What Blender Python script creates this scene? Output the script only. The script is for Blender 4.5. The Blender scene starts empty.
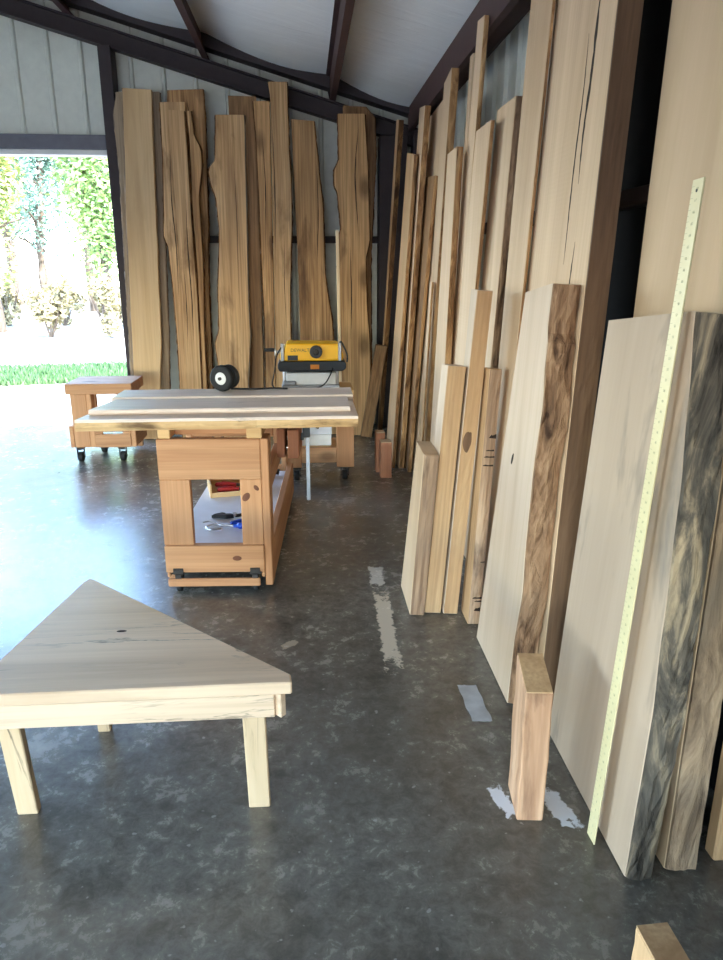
import bpy, bmesh, math, random
from math import radians as R, sin, cos, pi
from mathutils import Vector, Matrix, noise
S = bpy.context.scene
COL = S.collection
random.seed(7)

# ------------------------------------------------------------------ render look
S.view_settings.view_transform = 'Standard'
S.view_settings.look = 'None'
S.view_settings.gamma = 1
S.view_settings.use_curve_mapping = False
S.view_settings.exposure = 0.0
S.render.engine = 'CYCLES'
S.cycles.use_denoising = True
S.cycles.max_bounces = 10
S.cycles.diffuse_bounces = 6
S.cycles.sample_clamp_indirect = 8

def lin(r, g, b):
    f = lambda c: (c/255/12.92) if c/255 <= .04045 else ((c/255+.055)/1.055)**2.4
    return (f(r), f(g), f(b), 1)

# ------------------------------------------------------------------ materials
class Nt:
    def __init__(s, name, rough=.6, spec=.3):
        s.m = bpy.data.materials.new(name); s.m.use_nodes = True
        s.t = s.m.node_tree; s.n = s.t.nodes; s.l = s.t.links
        s.b = s.n['Principled BSDF']
        s.b.inputs['Roughness'].default_value = rough
        s.b.inputs['Specular IOR Level'].default_value = spec
    def add(s, t, **k):
        n = s.n.new(t)
        for a, v in k.items():
            if a in n.inputs.keys() if hasattr(n, 'inputs') else False: n.inputs[a].default_value = v
            else: setattr(n, a, v)
        return n
    def link(s, a, b): s.l.new(a, b)
    def noise(s, vec, scale, detail=4, dist=0, rough=.55):
        n = s.n.new('ShaderNodeTexNoise')
        n.inputs['Scale'].default_value = scale; n.inputs['Detail'].default_value = detail
        n.inputs['Distortion'].default_value = dist; n.inputs['Roughness'].default_value = rough
        if vec is not None: s.link(vec, n.inputs['Vector'])
        return n.outputs['Fac']
    def ramp(s, fac, stops, interp='LINEAR'):
        r = s.n.new('ShaderNodeValToRGB'); e = r.color_ramp.elements
        r.color_ramp.interpolation = interp
        while len(e) < len(stops): e.new(.5)
        for x, (p, c) in zip(e, stops): x.position = p; x.color = c
        s.link(fac, r.inputs['Fac']); return r.outputs['Color']
    def mix(s, fac, a, b, mode='MIX'):
        m = s.n.new('ShaderNodeMix'); m.data_type = 'RGBA'; m.blend_type = mode
        for v, i in ((fac, m.inputs[0]), (a, m.inputs[6]), (b, m.inputs[7])):
            if hasattr(v, 'is_output'): s.link(v, i)
            else: i.default_value = v
        return m.outputs[2]
    def math(s, op, a, b=None, c=None):
        m = s.n.new('ShaderNodeMath'); m.operation = op
        for v, i in zip((a, b, c), m.inputs):
            if v is None: continue
            if hasattr(v, 'is_output'): s.link(v, i)
            else: i.default_value = v
        return m.outputs[0]
    def coord(s, scale=(1, 1, 1), rnd=True, rot=(0, 0, 0)):
        tc = s.n.new('ShaderNodeTexCoord'); mp = s.n.new('ShaderNodeMapping')
        mp.inputs['Scale'].default_value = scale; mp.inputs['Rotation'].default_value = rot
        src = tc.outputs['Object']
        if rnd:
            oi = s.n.new('ShaderNodeObjectInfo'); ad = s.n.new('ShaderNodeVectorMath'); ad.operation = 'ADD'
            k = s.n.new('ShaderNodeVectorMath'); k.operation = 'SCALE'; k.inputs[0].default_value = (17, 29, 13)
            s.link(oi.outputs['Random'], k.inputs['Scale'])
            s.link(src, ad.inputs[0]); s.link(k.outputs[0], ad.inputs[1]); src = ad.outputs[0]
        s.link(src, mp.inputs['Vector']); return mp.outputs['Vector']
    def bump(s, h, strength=.3, dist=.005):
        b = s.n.new('ShaderNodeBump'); b.inputs['Strength'].default_value = strength; b.inputs['Distance'].default_value = dist
        s.link(h, b.inputs['Height']); s.link(b.outputs['Normal'], s.b.inputs['Normal'])
    def color(s, c):
        if hasattr(c, 'is_output'): s.link(c, s.b.inputs['Base Color'])
        else: s.b.inputs['Base Color'].default_value = c

def plain(name, c, rough=.5, metal=0, spec=.4, var=.12):
    t = Nt(name, rough, spec); t.b.inputs['Metallic'].default_value = metal
    f = t.noise(t.coord((1, 1, 1)), 14, 5)
    d = tuple(x*(1-var) for x in c[:3])+(1,); e = tuple(min(1, x*(1+var)) for x in c[:3])+(1,)
    t.color(t.ramp(f, [(.3, d), (.7, e)])); return t.m

def wood(name, light, mid, dark, axis=2, band=7, rough=.62, streak=.35, knots=0, spec=.25, stain=None, stain_amt=0, stain_scale=2.2, saw=0, spalt=0):
    """planks: grain runs along the given local axis"""
    t = Nt(name, rough, spec)
    def sc(a, b):
        v = [a, a, a]; v[axis] = b; return tuple(v)
    v1 = t.coord(sc(1, .07)); f1 = t.noise(v1, band, 5, .6)
    v2 = t.coord(sc(1, .02)); f2 = t.noise(v2, 75, 3, 0)
    v3 = t.coord(sc(1, .35)); f3 = t.noise(v3, 1.6, 3)
    c = t.ramp(f1, [(.25, dark), (.47, mid), (.72, light)])
    c = t.mix(t.math('MULTIPLY', t.ramp(f2, [(.35, (1, 1, 1, 1)), (.62, (0, 0, 0, 1))]), streak), c, dark)
    c = t.mix(t.ramp(f3, [(.35, (0, 0, 0, 1)), (.7, (.4, .4, .4, 1))]), c, light)
    if spalt:
        vs = t.coord(sc(1, .10)); fs = t.noise(vs, 6, 6, 1.6, .62)
        ln = t.ramp(fs, [(.485, (0, 0, 0, 1)), (.5, (1, 1, 1, 1)), (.515, (0, 0, 0, 1))])
        gate = t.ramp(t.noise(t.coord(sc(1, .3)), 3, 3), [(.42, (0, 0, 0, 1)), (.58, (1, 1, 1, 1))])
        c = t.mix(t.math('MULTIPLY', t.math('MULTIPLY', ln, gate), spalt), c, lin(62, 54, 46))
    if stain:
        fs = t.noise(t.coord(sc(1, .28)), stain_scale, 5, .4, .6)
        c = t.mix(t.math('MULTIPLY', t.ramp(fs, [(.54, (0, 0, 0, 1)), (.68, (1, 1, 1, 1))]), stain_amt), c, stain)
    if knots:
        vo = t.n.new('ShaderNodeTexVoronoi'); vo.inputs['Scale'].default_value = knots
        t.link(t.coord(sc(1, .55)), vo.inputs['Vector'])
        kc = t.ramp(vo.outputs['Distance'], [(0.07, (1, 1, 1, 1)), (.17, (0, 0, 0, 1))])
        c = t.mix(t.math('MULTIPLY', kc, .6), c, tuple(x*.35 for x in dark[:3])+(1,))
    oi = t.n.new('ShaderNodeObjectInfo')
    hv = t.n.new('ShaderNodeHueSaturation'); t.link(c, hv.inputs['Color'])
    t.link(t.math('MULTIPLY_ADD', oi.outputs['Random'], .16, .92), hv.inputs['Value'])
    t.color(hv.outputs['Color'])
    h = t.math('ADD', t.math('MULTIPLY', f2, .5), f1)
    if saw:
        vw = t.coord(sc(1, 1)); w = t.n.new('ShaderNodeTexWave'); w.bands_direction = 'XYZ'[axis]
        w.inputs['Scale'].default_value = 20; w.inputs['Distortion'].default_value = 2; t.link(vw, w.inputs['Vector'])
        h = t.math('ADD', h, t.math('MULTIPLY', w.outputs['Fac'], saw))
    t.bump(h, .25, .003); return t.m

def bark(name, light, mid, dark, scale=16, axis=2, patch=None):
    t = Nt(name, .85, .15)
    sc = [1, 1, 1]; sc[axis] = .22
    f = t.noise(t.coord(tuple(sc)), scale, 7, .9, .65)
    sc2 = [1, 1, 1]; sc2[axis] = .4
    g = t.noise(t.coord(tuple(sc2)), scale*.28, 4, .6)
    c = t.ramp(f, [(.33, dark), (.5, mid), (.66, light)])
    c = t.mix(t.ramp(g, [(.45, (0, 0, 0, 1)), (.62, (.75, .75, .75, 1))]), c, patch or mid)
    t.color(c); t.bump(t.math('ADD', f, g), .9, .012); return t.m

M = {}
# pale oak faces of the slabs along the right wall
M['pale'] = wood('pale_oak', lin(214, 186, 154), lin(200, 170, 138), lin(172, 140, 108), saw=.25, streak=.25, stain=lin(190, 160, 124), stain_amt=.5)
M['pale_gray'] = wood('weathered_pale_oak', lin(190, 168, 146), lin(178, 156, 134), lin(156, 134, 112), band=4, streak=.15, stain=lin(92, 90, 86), stain_amt=.75, stain_scale=4.2)
M['cream'] = wood('cream_board', lin(210, 188, 166), lin(198, 174, 150), lin(172, 146, 120), streak=.2, stain=lin(196, 180, 150), stain_amt=.6, stain_scale=1.4)
M['tan_face'] = wood('tan_slab_face', lin(204, 176, 144), lin(194, 166, 134), lin(174, 146, 114), band=3, streak=.12, stain=lin(168, 142, 106), stain_amt=.5, stain_scale=1.5)
M['pale_edge'] = wood('pale_sawn_edge', lin(208, 174, 134), lin(192, 156, 116), lin(154, 116, 80), band=9, streak=.55, stain=lin(148, 112, 78), stain_amt=.5, stain_scale=4)
M['brown_edge'] = wood('dark_sawn_edge', lin(146, 114, 86), lin(118, 90, 67), lin(80, 59, 44), band=6, streak=.5, stain=lin(60, 42, 32), stain_amt=.7, stain_scale=2.5)
M['rough_edge'] = wood('rough_weathered_edge', lin(206, 176, 146), lin(172, 140, 112), lin(108, 82, 64), band=16, streak=.7, stain=lin(86, 66, 54), stain_amt=.9, stain_scale=9)
M['pink_end'] = wood('fresh_sawn_block', lin(218, 180, 148), lin(200, 158, 124), lin(158, 114, 84), band=14, streak=.6, stain=lin(100, 70, 54), stain_amt=.75, stain_scale=9)
# honey brown slabs of the back wall
M['honey'] = wood('honey_oak', lin(218, 180, 134), lin(194, 154, 108), lin(130, 92, 58), band=11, streak=.7, knots=2.1, stain=lin(104, 72, 44), stain_amt=.75, stain_scale=4.5)
M['honey_light'] = wood('smooth_honey_oak', lin(218, 188, 146), lin(206, 172, 128), lin(170, 134, 92), band=5, streak=.3, stain=lin(172, 134, 90), stain_amt=.5, stain_scale=3)
M['honey_dark'] = wood('streaky_brown_oak', lin(212, 170, 120), lin(182, 138, 92), lin(108, 74, 44), band=13, streak=.85, knots=2.3, stain=lin(90, 60, 36), stain_amt=.85, stain_scale=4)
M['umber'] = wood('brown_rough_oak', lin(178, 138, 96), lin(144, 106, 70), lin(92, 64, 40), band=13, streak=.8, stain=lin(76, 52, 34), stain_amt=.85, stain_scale=5)
M['gray_oak'] = wood('grayed_oak', lin(172, 150, 124), lin(146, 124, 100), lin(104, 86, 68), band=11, streak=.7)
# shop furniture
def furn(n, axis, **k):
    return wood(n, lin(202, 154, 112), lin(186, 134, 94), lin(146, 98, 64), axis=axis, band=11, streak=.45, **k)
M['pine_x'] = furn('pine_grain_across', 0, knots=3.4)
M['pine_y'] = furn('pine_grain_lengthwise', 1, knots=3.4)
M['pine_z'] = furn('pine_grain_upright', 2, knots=3.4)
M['ply_x'] = wood('pale_pine_across', lin(226, 190, 140), lin(212, 172, 120), lin(184, 140, 92), axis=0, streak=.25)
M['ply_z'] = wood('pale_pine_upright', lin(220, 182, 132), lin(204, 162, 110), lin(174, 130, 84), axis=2, streak=.3)
M['spalt_x'] = wood('spalted_pale_top', lin(226, 202, 176), lin(212, 186, 158), lin(176, 148, 120), axis=0, band=9, streak=.3, spalt=.85, rough=.45, spec=.5)
M['spalt_z'] = wood('spalted_pale_leg', lin(214, 190, 158), lin(198, 172, 138), lin(166, 138, 104), axis=2, band=9, streak=.25, spalt=.9)
M['plank_x'] = wood('planed_plank', lin(238, 222, 208), lin(226, 206, 192), lin(200, 176, 158), axis=0, band=7, streak=.35, spalt=.4, rough=.42, spec=.55)
M['plank_edge'] = wood('cream_live_plank', lin(226, 194, 146), lin(204, 166, 116), lin(150, 108, 68), axis=0, band=14, streak=.5, spalt=.9, stain=lin(84, 58, 38), stain_amt=.85, stain_scale=9)
M['cherry_z'] = wood('reddish_jaw_wood', lin(178, 122, 90), lin(156, 100, 72), lin(116, 70, 50), axis=2, streak=.4)
M['stick'] = wood('whitish_stick', lin(244, 222, 188), lin(234, 208, 170), lin(210, 180, 140), streak=.15)
# bark
M['bark'] = bark('brown_bark', lin(184, 150, 118), lin(142, 110, 84), lin(66, 48, 38), 22, patch=lin(166, 132, 102))
M['bark_dark'] = bark('black_gray_bark', lin(168, 148, 120), lin(92, 84, 74), lin(24, 23, 23), 15, patch=lin(60, 58, 54))
M['bark_gray'] = bark('grayish_wane', lin(176, 150, 122), lin(140, 118, 96), lin(92, 76, 62), 14, patch=lin(124, 112, 98))
M['bark_honey'] = bark('honey_wane', lin(150, 108, 66), lin(92, 62, 38), lin(44, 30, 20), 15, patch=lin(104, 72, 44))
M['bark_tan'] = bark('tan_mottled_edge', lin(206, 164, 116), lin(154, 114, 76), lin(82, 56, 36), 15, patch=lin(176, 136, 94))
M['bark_red'] = bark('reddish_bark', lin(180, 140, 110), lin(140, 104, 80), lin(80, 56, 44), 20, patch=lin(170, 134, 106))
M['knot'] = plain('dark_knot', lin(104, 62, 40), .7, var=.35)
M['crack'] = plain('dark_crack', lin(44, 32, 24), .9)
# metal, plastic
M['black'] = plain('black_plastic', lin(32, 33, 36), .45)
M['rubber'] = plain('black_rubber', lin(24, 24, 25), .7)
M['yellow'] = plain('yellow_plastic', lin(238, 176, 22), .4, var=.04)
M['white'] = plain('white_paint', lin(228, 226, 222), .5, var=.05)
M['steel'] = plain('bright_steel', lin(190, 190, 192), .35, .9)
M['gray_metal'] = plain('gray_metal', lin(150, 150, 152), .4, .7)
M['dark_metal'] = plain('dark_metal', lin(58, 54, 52), .45, .6)
M['red'] = plain('red_plastic', lin(190, 40, 36), .4)
M['blue'] = plain('blue_plastic', lin(28, 78, 190), .35)
M['orange'] = plain('orange_label', lin(214, 128, 40), .5)
M['rule'] = plain('cream_rule_paint', lin(212, 200, 156), .4, var=.04)
M['tick'] = plain('rule_ink', lin(168, 162, 132), .6)
M['melamine'] = plain('white_shelf_board', lin(222, 224, 232), .35, var=.04)
M['tape'] = plain('clear_tape', lin(216, 217, 220), .3, var=.2)
# building
M['gap_shade'] = plain('black_gap_shade', lin(26, 25, 27), .95, 0, .1)  # near-black colour standing in for the deep shade between the tall slabs
M['iron'] = plain('red_oxide_steel', lin(74, 52, 50), .6, 0, .3)
M['iron_dark'] = plain('dark_oxide_steel', lin(56, 46, 47), .6, 0, .3)
M['panel'] = plain('light_metal_panel', lin(212, 212, 200), .45, 0, .4, .05)
M['door_gray'] = plain('gray_door_trim', lin(98, 96, 104), .5)

def floor_mat():
    t = Nt('sealed_concrete', .2, .6); t.b.inputs['Coat Weight'].default_value = .22; t.b.inputs['Coat Roughness'].default_value = .38
    v = t.coord((1, 1, 1), rnd=False)
    f = t.noise(v, 1.7, 9, .25, .7); g = t.noise(v, 6, 8, .3, .7); h = t.noise(v, .7, 4)
    g2 = t.noise(v, 26, 7, .5, .75); fg = t.math('MULTIPLY_ADD', g, .38, t.math('MULTIPLY_ADD', g2, .36, t.math('MULTIPLY', f, .26)))
    c = t.ramp(fg, [(.34, lin(42, 41, 39)), (.46, lin(90, 88, 83)), (.54, lin(118, 116, 109)), (.72, lin(182, 178, 168))])
    c = t.mix(t.ramp(h, [(.42, (0, 0, 0, 1)), (.62, (.45, .45, .45, 1))]), c, lin(84, 76, 62))
    sp = t.noise(v, 38, 2, 0, .4)
    c = t.mix(t.ramp(sp, [(.71, (0, 0, 0, 1)), (.75, (.6, .6, .6, 1))]), c, lin(170, 168, 164))
    # worn patches of spilled white filler, each with a ragged outline of its own
    tc = t.n.new('ShaderNodeTexCoord'); sx = t.n.new('ShaderNodeSeparateXYZ'); t.link(tc.outputs['Object'], sx.inputs[0])
    def patch(x0, y0, x1, y1, w, thr=.5, n=24):
        L = math.hypot(x1-x0, y1-y0); ux, uy = (x1-x0)/L, (y1-y0)/L; mx, my = (x0+x1)/2, (y0+y1)/2
        dx = t.math('SUBTRACT', sx.outputs[0], mx); dy = t.math('SUBTRACT', sx.outputs[1], my)
        a = t.math('ADD', t.math('MULTIPLY', dx, ux), t.math('MULTIPLY', dy, uy))
        b = t.math('SUBTRACT', t.math('MULTIPLY', dx, uy), t.math('MULTIPLY', dy, ux))
        q = t.math('MAXIMUM', t.math('ABSOLUTE', t.math('DIVIDE', a, L/2)), t.math('ABSOLUTE', t.math('DIVIDE', b, w/2)))
        nz = t.noise(v, n, 5, .5, .65)
        q = t.math('ADD', q, t.math('MULTIPLY_ADD', nz, 1.7, -.85))
        return t.ramp(q, [(.72, (1, 1, 1, 1)), (.88, (0, 0, 0, 1))])
    wh = lin(214, 208, 196)
    c = t.mix(patch(.352, 3.58, .335, 3.30, .085), c, wh)
    c = t.mix(patch(.345, 3.28, .325, 2.50, .085), c, lin(206, 196, 178))
    c = t.mix(patch(.545, 1.84, .585, 1.70, .055, n=30), c, lin(226, 232, 240))
    c = t.mix(patch(.695, 1.83, .745, 1.64, .075, n=30), c, lin(226, 232, 240))
    c = t.mix(patch(-.115, 2.78, -.08, 2.74, .1), c, lin(170, 160, 142))
    t.color(c)
    t.link(t.ramp(fg, [(.35, (.16, .16, .16, 1)), (.7, (.36, .36, .36, 1))]), t.b.inputs['Roughness'])
    t.bump(t.math('ADD', f, t.math('MULTIPLY', g, .5)), .08, .004)
    return t.m
M['floor'] = floor_mat()
def ceil_mat():
    t = Nt('white_insulation_sheet', .4, .4)
    f = t.noise(t.coord((1, 5, 1), False), 1.6, 4, 1.2); g = t.noise(t.coord((1, 1, 1), False), .8, 3)
    t.color(t.ramp(g, [(.3, lin(238, 238, 236)), (.7, lin(246, 246, 244))]))
    t.bump(f, .18, .05); return t.m
M['ceil'] = ceil_mat()
def ground_mat():
    t = Nt('pale_gravel', .9, .1); v = t.coord((1, 1, 1), False)
    f = t.noise(v, 1.1, 6); g = t.noise(v, 60, 4)
    c = t.ramp(f, [(.3, lin(118, 113, 105)), (.7, lin(150, 145, 136))])
    c = t.mix(t.ramp(g, [(.35, (.5, .5, .5, 1)), (.6, (0, 0, 0, 1))]), c, lin(150, 140, 128))
    t.color(c); return t.m
M['ground'] = ground_mat()
def leafm(n, a, b):
    t = Nt(n, .6, .2); g = t.n.new('ShaderNodeNewGeometry')
    t.color(t.ramp(g.outputs['Random Per Island'], [(0, a), (1, b)]))
    t.b.inputs['Transmission Weight'].default_value = 0
    return t.m
M['leaf_a'] = leafm('green_leaves', lin(84, 112, 58), lin(144, 160, 96))
M['leaf_b'] = leafm('yellow_green_leaves', lin(108, 124, 66), lin(164, 164, 104))
M['leaf_c'] = leafm('blue_green_leaves', lin(84, 112, 92), lin(140, 160, 140))
M['leaf_d'] = leafm('dry_brush_leaves', lin(116, 106, 76), lin(158, 146, 110))
M['grass'] = leafm('lawn_grass', lin(50, 80, 42), lin(86, 112, 70))
M['trunk'] = bark('tree_trunk', lin(120, 106, 92), lin(88, 76, 64), lin(54, 46, 38), 9)

# ------------------------------------------------------------------ mesh helpers
def obj(name, bm, mats, parent=None, smooth=False):
    me = bpy.data.meshes.new(name)
    bmesh.ops.recalc_face_normals(bm, faces=bm.faces)
    bm.to_mesh(me); bm.free()
    for m in (mats if isinstance(mats, (list, tuple)) else [mats]): me.materials.append(m)
    if smooth:
        for p in me.polygons: p.use_smooth = True
    o = bpy.data.objects.new(name, me); COL.objects.link(o)
    if parent: o.parent = parent
    return o
def tag(o, label, cat, group=None):
    o['label'] = label; o['category'] = cat
    if group: o['group'] = group
    return o
def thing(name, label, cat, loc=(0, 0, 0), rz=0, group=None):
    o = bpy.data.objects.new(name, None); COL.objects.link(o); o.empty_display_size = .1
    o.location = loc; o.rotation_euler = (0, 0, rz); return tag(o, label, cat, group)
def struct(name, bm, m, smooth=False):
    o = obj(name, bm, m, None, smooth); o['kind'] = 'structure'; return o

def box(bm, lo, hi, bev=.003, mi=0, mat=None, taper=None):
    """chamfered box between two corners"""
    b2 = bmesh.new()
    vs = [b2.verts.new((x, y, z)) for x in (lo[0], hi[0]) for y in (lo[1], hi[1]) for z in (lo[2], hi[2])]
    for f in ((0, 1, 3, 2), (4, 6, 7, 5), (0, 4, 5, 1), (2, 3, 7, 6), (0, 2, 6, 4), (1, 5, 7, 3)): b2.faces.new([vs[i] for i in f])
    bmesh.ops.recalc_face_normals(b2, faces=b2.faces)
    if bev: bmesh.ops.bevel(b2, geom=b2.edges[:], offset=min(bev, .45*min(abs(hi[i]-lo[i]) for i in range(3))), segments=1, affect='EDGES')
    if mat: b2.transform(mat)
    merge(bm, b2, mi)
def merge(bm, b2, mi=0):
    mp = [bm.verts.new(v.co) for v in b2.verts]
    b2.verts.index_update()
    for f in b2.faces:
        try: n = bm.faces.new([mp[v.index] for v in f.verts]); n.material_index = mi
        except ValueError: pass
    b2.free()
def prism(bm, pts, z0, z1, bev=0, axis=2, mi=0):
    """polygon pts extruded along an axis"""
    b2 = bmesh.new()
    def P(p, z): return {2: (p[0], p[1], z), 1: (p[0], z, p[1]), 0: (z, p[0], p[1])}[axis]
    a = [b2.verts.new(P(p, z0)) for p in pts]; b = [b2.verts.new(P(p, z1)) for p in pts]
    b2.faces.new(a); b2.faces.new(b[::-1])
    for i in range(len(pts)): b2.faces.new((a[i], a[i-1], b[i-1], b[i]))
    bmesh.ops.recalc_face_normals(b2, faces=b2.faces)
    if bev: bmesh.ops.bevel(b2, geom=b2.edges[:], offset=bev, segments=1, affect='EDGES')
    merge(bm, b2, mi)
def cyl(bm, p0, p1, r, n=14, r2=None, mi=0):
    p0, p1 = Vector(p0), Vector(p1); d = p1-p0
    q = d.to_track_quat('Z', 'Y').to_matrix().to_4x4(); q.translation = p0
    r2 = r if r2 is None else r2; b2 = bmesh.new(); L = d.length
    a = [b2.verts.new((r*cos(2*pi*i/n), r*sin(2*pi*i/n), 0)) for i in range(n)]
    b = [b2.verts.new((r2*cos(2*pi*i/n), r2*sin(2*pi*i/n), L)) for i in range(n)]
    b2.faces.new(a[::-1]); b2.faces.new(b)
    for i in range(n): b2.faces.new((a[i-1], a[i], b[i], b[i-1]))
    b2.transform(q); merge(bm, b2, mi)
def lathe(bm, prof, mat=None, n=20, mi=0):
    b2 = bmesh.new(); rings = []
    for r, z in prof: rings.append([b2.verts.new((max(r, 1e-4)*cos(2*pi*i/n), max(r, 1e-4)*sin(2*pi*i/n), z)) for i in range(n)])
    b2.faces.new(rings[0][::-1]); b2.faces.new(rings[-1])
    for A, B in zip(rings, rings[1:]):
        for i in range(n): b2.faces.new((A[i-1], A[i], B[i], B[i-1]))
    if mat: b2.transform(mat)
    merge(bm, b2, mi)
def tube(bm, pts, r, n=8, mi=0):
    pts = [Vector(p) for p in pts]; b2 = bmesh.new(); rings = []
    for i, p in enumerate(pts):
        d = (pts[min(i+1, len(pts)-1)]-pts[max(i-1, 0)]).normalized()
        q = d.to_track_quat('Z', 'Y').to_matrix()
        rr = r[i] if isinstance(r, (list, tuple)) else r
        rings.append([b2.verts.new(p+q@Vector((rr*cos(2*pi*k/n), rr*sin(2*pi*k/n), 0))) for k in range(n)])
    b2.faces.new(rings[0][::-1]); b2.faces.new(rings[-1])
    for A, B in zip(rings, rings[1:]):
        for k in range(n): b2.faces.new((A[k-1], A[k], B[k], B[k-1]))
    merge(bm, b2, mi)
def smooth_pts(pts, k=6):
    out = []; P = [Vector(p) for p in pts]
    for i in range(len(P)-1):
        a, b, c, d = P[max(i-1, 0)], P[i], P[i+1], P[min(i+2, len(P)-1)]
        for j in range(k):
            t = j/k
            out.append(.5*((2*b)+(c-a)*t+(2*a-5*b+4*c-d)*t*t+(3*b-a-3*c+d)*t**3))
    return out+[P[-1]]

# ------------------------------------------------------------------ slabs of wood
def ev(pts, v):
    """edge position at height v (pts sorted by v)"""
    if v <= pts[0][1]:
        a, b = pts[0], pts[1] if len(pts) > 1 else pts[0]
    elif v >= pts[-1][1]:
        a, b = pts[-2] if len(pts) > 1 else pts[-1], pts[-1]
    else:
        for a, b in zip(pts, pts[1:]):
            if a[1] <= v <= b[1]: break
    if abs(a[1]-b[1]) < 1e-6: return a[0]
    t = (v-a[1])/(b[1]-a[1])
    if 0 <= t <= 1 and len(pts) > 2: t = t*t*(3-2*t)*.5+t*.5
    return a[0]+(b[0]-a[0])*t
def slab_mesh(L, Rr, t, topL, topR, wob=(0, 0), seed=0, wane=(0, 0), nrow=None, botL=0, botR=0):
    """board outline L(left) R(right): [(x, v)] in metres, front face y=0, back y=t; wane: back is wider by that much"""
    bm = bmesh.new(); H = max(topL, topR); n = nrow or max(6, int(H/.045)); rings = []
    cs = min(.004, t*.2)
    for i in range(n+1):
        k = i/n
        row = []
        vl = botL+(topL-botL)*k; vr = botR+(topR-botR)*k
        xl = ev(L, vl); xr = ev(Rr, vr)
        def w(side, yy):
            vv = vl if side == 0 else vr
            a = wob[side]
            if not a: return 0
            return a*(noise.noise((vv*5.5, seed*7.1+side*3, yy*9))*1.3+noise.noise((vv*19, seed*3.7+side*5, yy*30))*.55)
        segs = [0, .25, .5, .75, 1]
        row.append((xl+cs, 0, vl)); row.append((xr-cs, 0, vr))
        for s in segs:
            yy = cs+(t-2*cs)*s
            row.append((xr+w(1, yy)+wane[1]*s*k, yy, vr))
        row.append((xr+wane[1]*k+w(1, t)-cs, t, vr)); row.append((xl-wane[0]*k+w(0, t)+cs, t, vl))
        for s in segs[::-1]:
            yy = cs+(t-2*cs)*s
            row.append((xl+w(0, yy)-wane[0]*s*k, yy, vl))
        rings.append([bm.verts.new(p) for p in row])
    m = len(rings[0])
    for A, B in zip(rings, rings[1:]):
        for j in range(m): bm.faces.new((A[j-1], A[j], B[j], B[j-1]))
    bm.faces.new(rings[0][::-1]); bm.faces.new(rings[-1])
    return bm
def strip_mesh(E, t, top, side, seed, thick=.005, rough=.004, wane=0, bot=0, y0=.002, y1=None):
    """a skin of bark wrapped over one long edge of a board: side +1 right edge, -1 left edge"""
    bm = bmesh.new(); n = max(8, int((top-bot)/.03)); ms = 7
    y1 = t-.002 if y1 is None else y1
    out, inn = [], []
    for i in range(n+1):
        v = bot+(top-bot)*i/n
        ro, ri = [], []
        for j in range(ms+1):
            s = j/ms; y = y0+(y1-y0)*s
            x = ev(E, v)+side*wane*s*i/n
            e = thick*(.35+.65*math.sin(pi*min(max(s, .03), .97)))+rough*(noise.noise((v*14, seed*4.3, s*3))+.7*noise.noise((v*40, seed*2.1, s*9)))
            ro.append(bm.verts.new((x+side*max(e, .0015), y, v))); ri.append(bm.verts.new((x-side*.006, y, v)))
        out.append(ro); inn.append(ri)
    for i in range(n):
        for j in range(ms):
            bm.faces.new((out[i][j], out[i][j+1], out[i+1][j+1], out[i+1][j]))
            bm.faces.new((inn[i][j], inn[i+1][j], inn[i+1][j+1], inn[i][j+1]))
        for j in (0, ms): bm.faces.new((out[i][j], out[i+1][j], inn[i+1][j], inn[i][j]))
    for j in range(ms):
        for i in (0, n): bm.faces.new((out[i][j], out[i][j+1], inn[i][j+1], inn[i][j]))
    return bm

W_LAST = ['']
def wall_slab(name, label, X0, lean, near, far, t, mat, edge=None, edge_mat=None, ev_near=None, cat='lumber',
              group=None, wob=.003, seed=0, bark_thick=.006, edge_label=None, wane=0):
    """a board leaning on the right wall. near = (base Y, top Y, top v); far likewise; near edge faces the camera.
    local x runs towards the camera, y into the wall, z up the board"""
    l = R(lean); nb, ny, nv = near; fb, fy, fv = far
    O = Vector((X0, nb, t*sin(l)+.001))
    mw = Matrix(((0, cos(l), sin(l), O.x), (-1, 0, 0, O.y), (0, -sin(l), cos(l), O.z), (0, 0, 0, 1)))
    Lp = [(nb-fb, 0), (nb-fy, fv)]
    Rp = [(0, 0), (nb-ny, nv)]
    if ev_near: Rp = [(nb-y, v) for y, v in ev_near]
    core = [(q-.004, v) for q, v in Rp] if edge_mat else Rp
    bm = slab_mesh(Lp, core, t, fv, nv, (wob*.5, 0 if edge_mat else wob), seed, (0, wane))
    o = obj(name, bm, mat); o.matrix_world = mw; W_LAST[0] = o.name
    tag(o, label, cat, group)
    if edge_mat:
        b = strip_mesh(Rp, t, nv-.002, 1, seed, thick=bark_thick, rough=bark_thick*.7, bot=.004, wane=wane)
        c = obj(edge or 'bark_edge', b, edge_mat, o)
        if edge_label: c['label'] = edge_label
    return o

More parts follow.
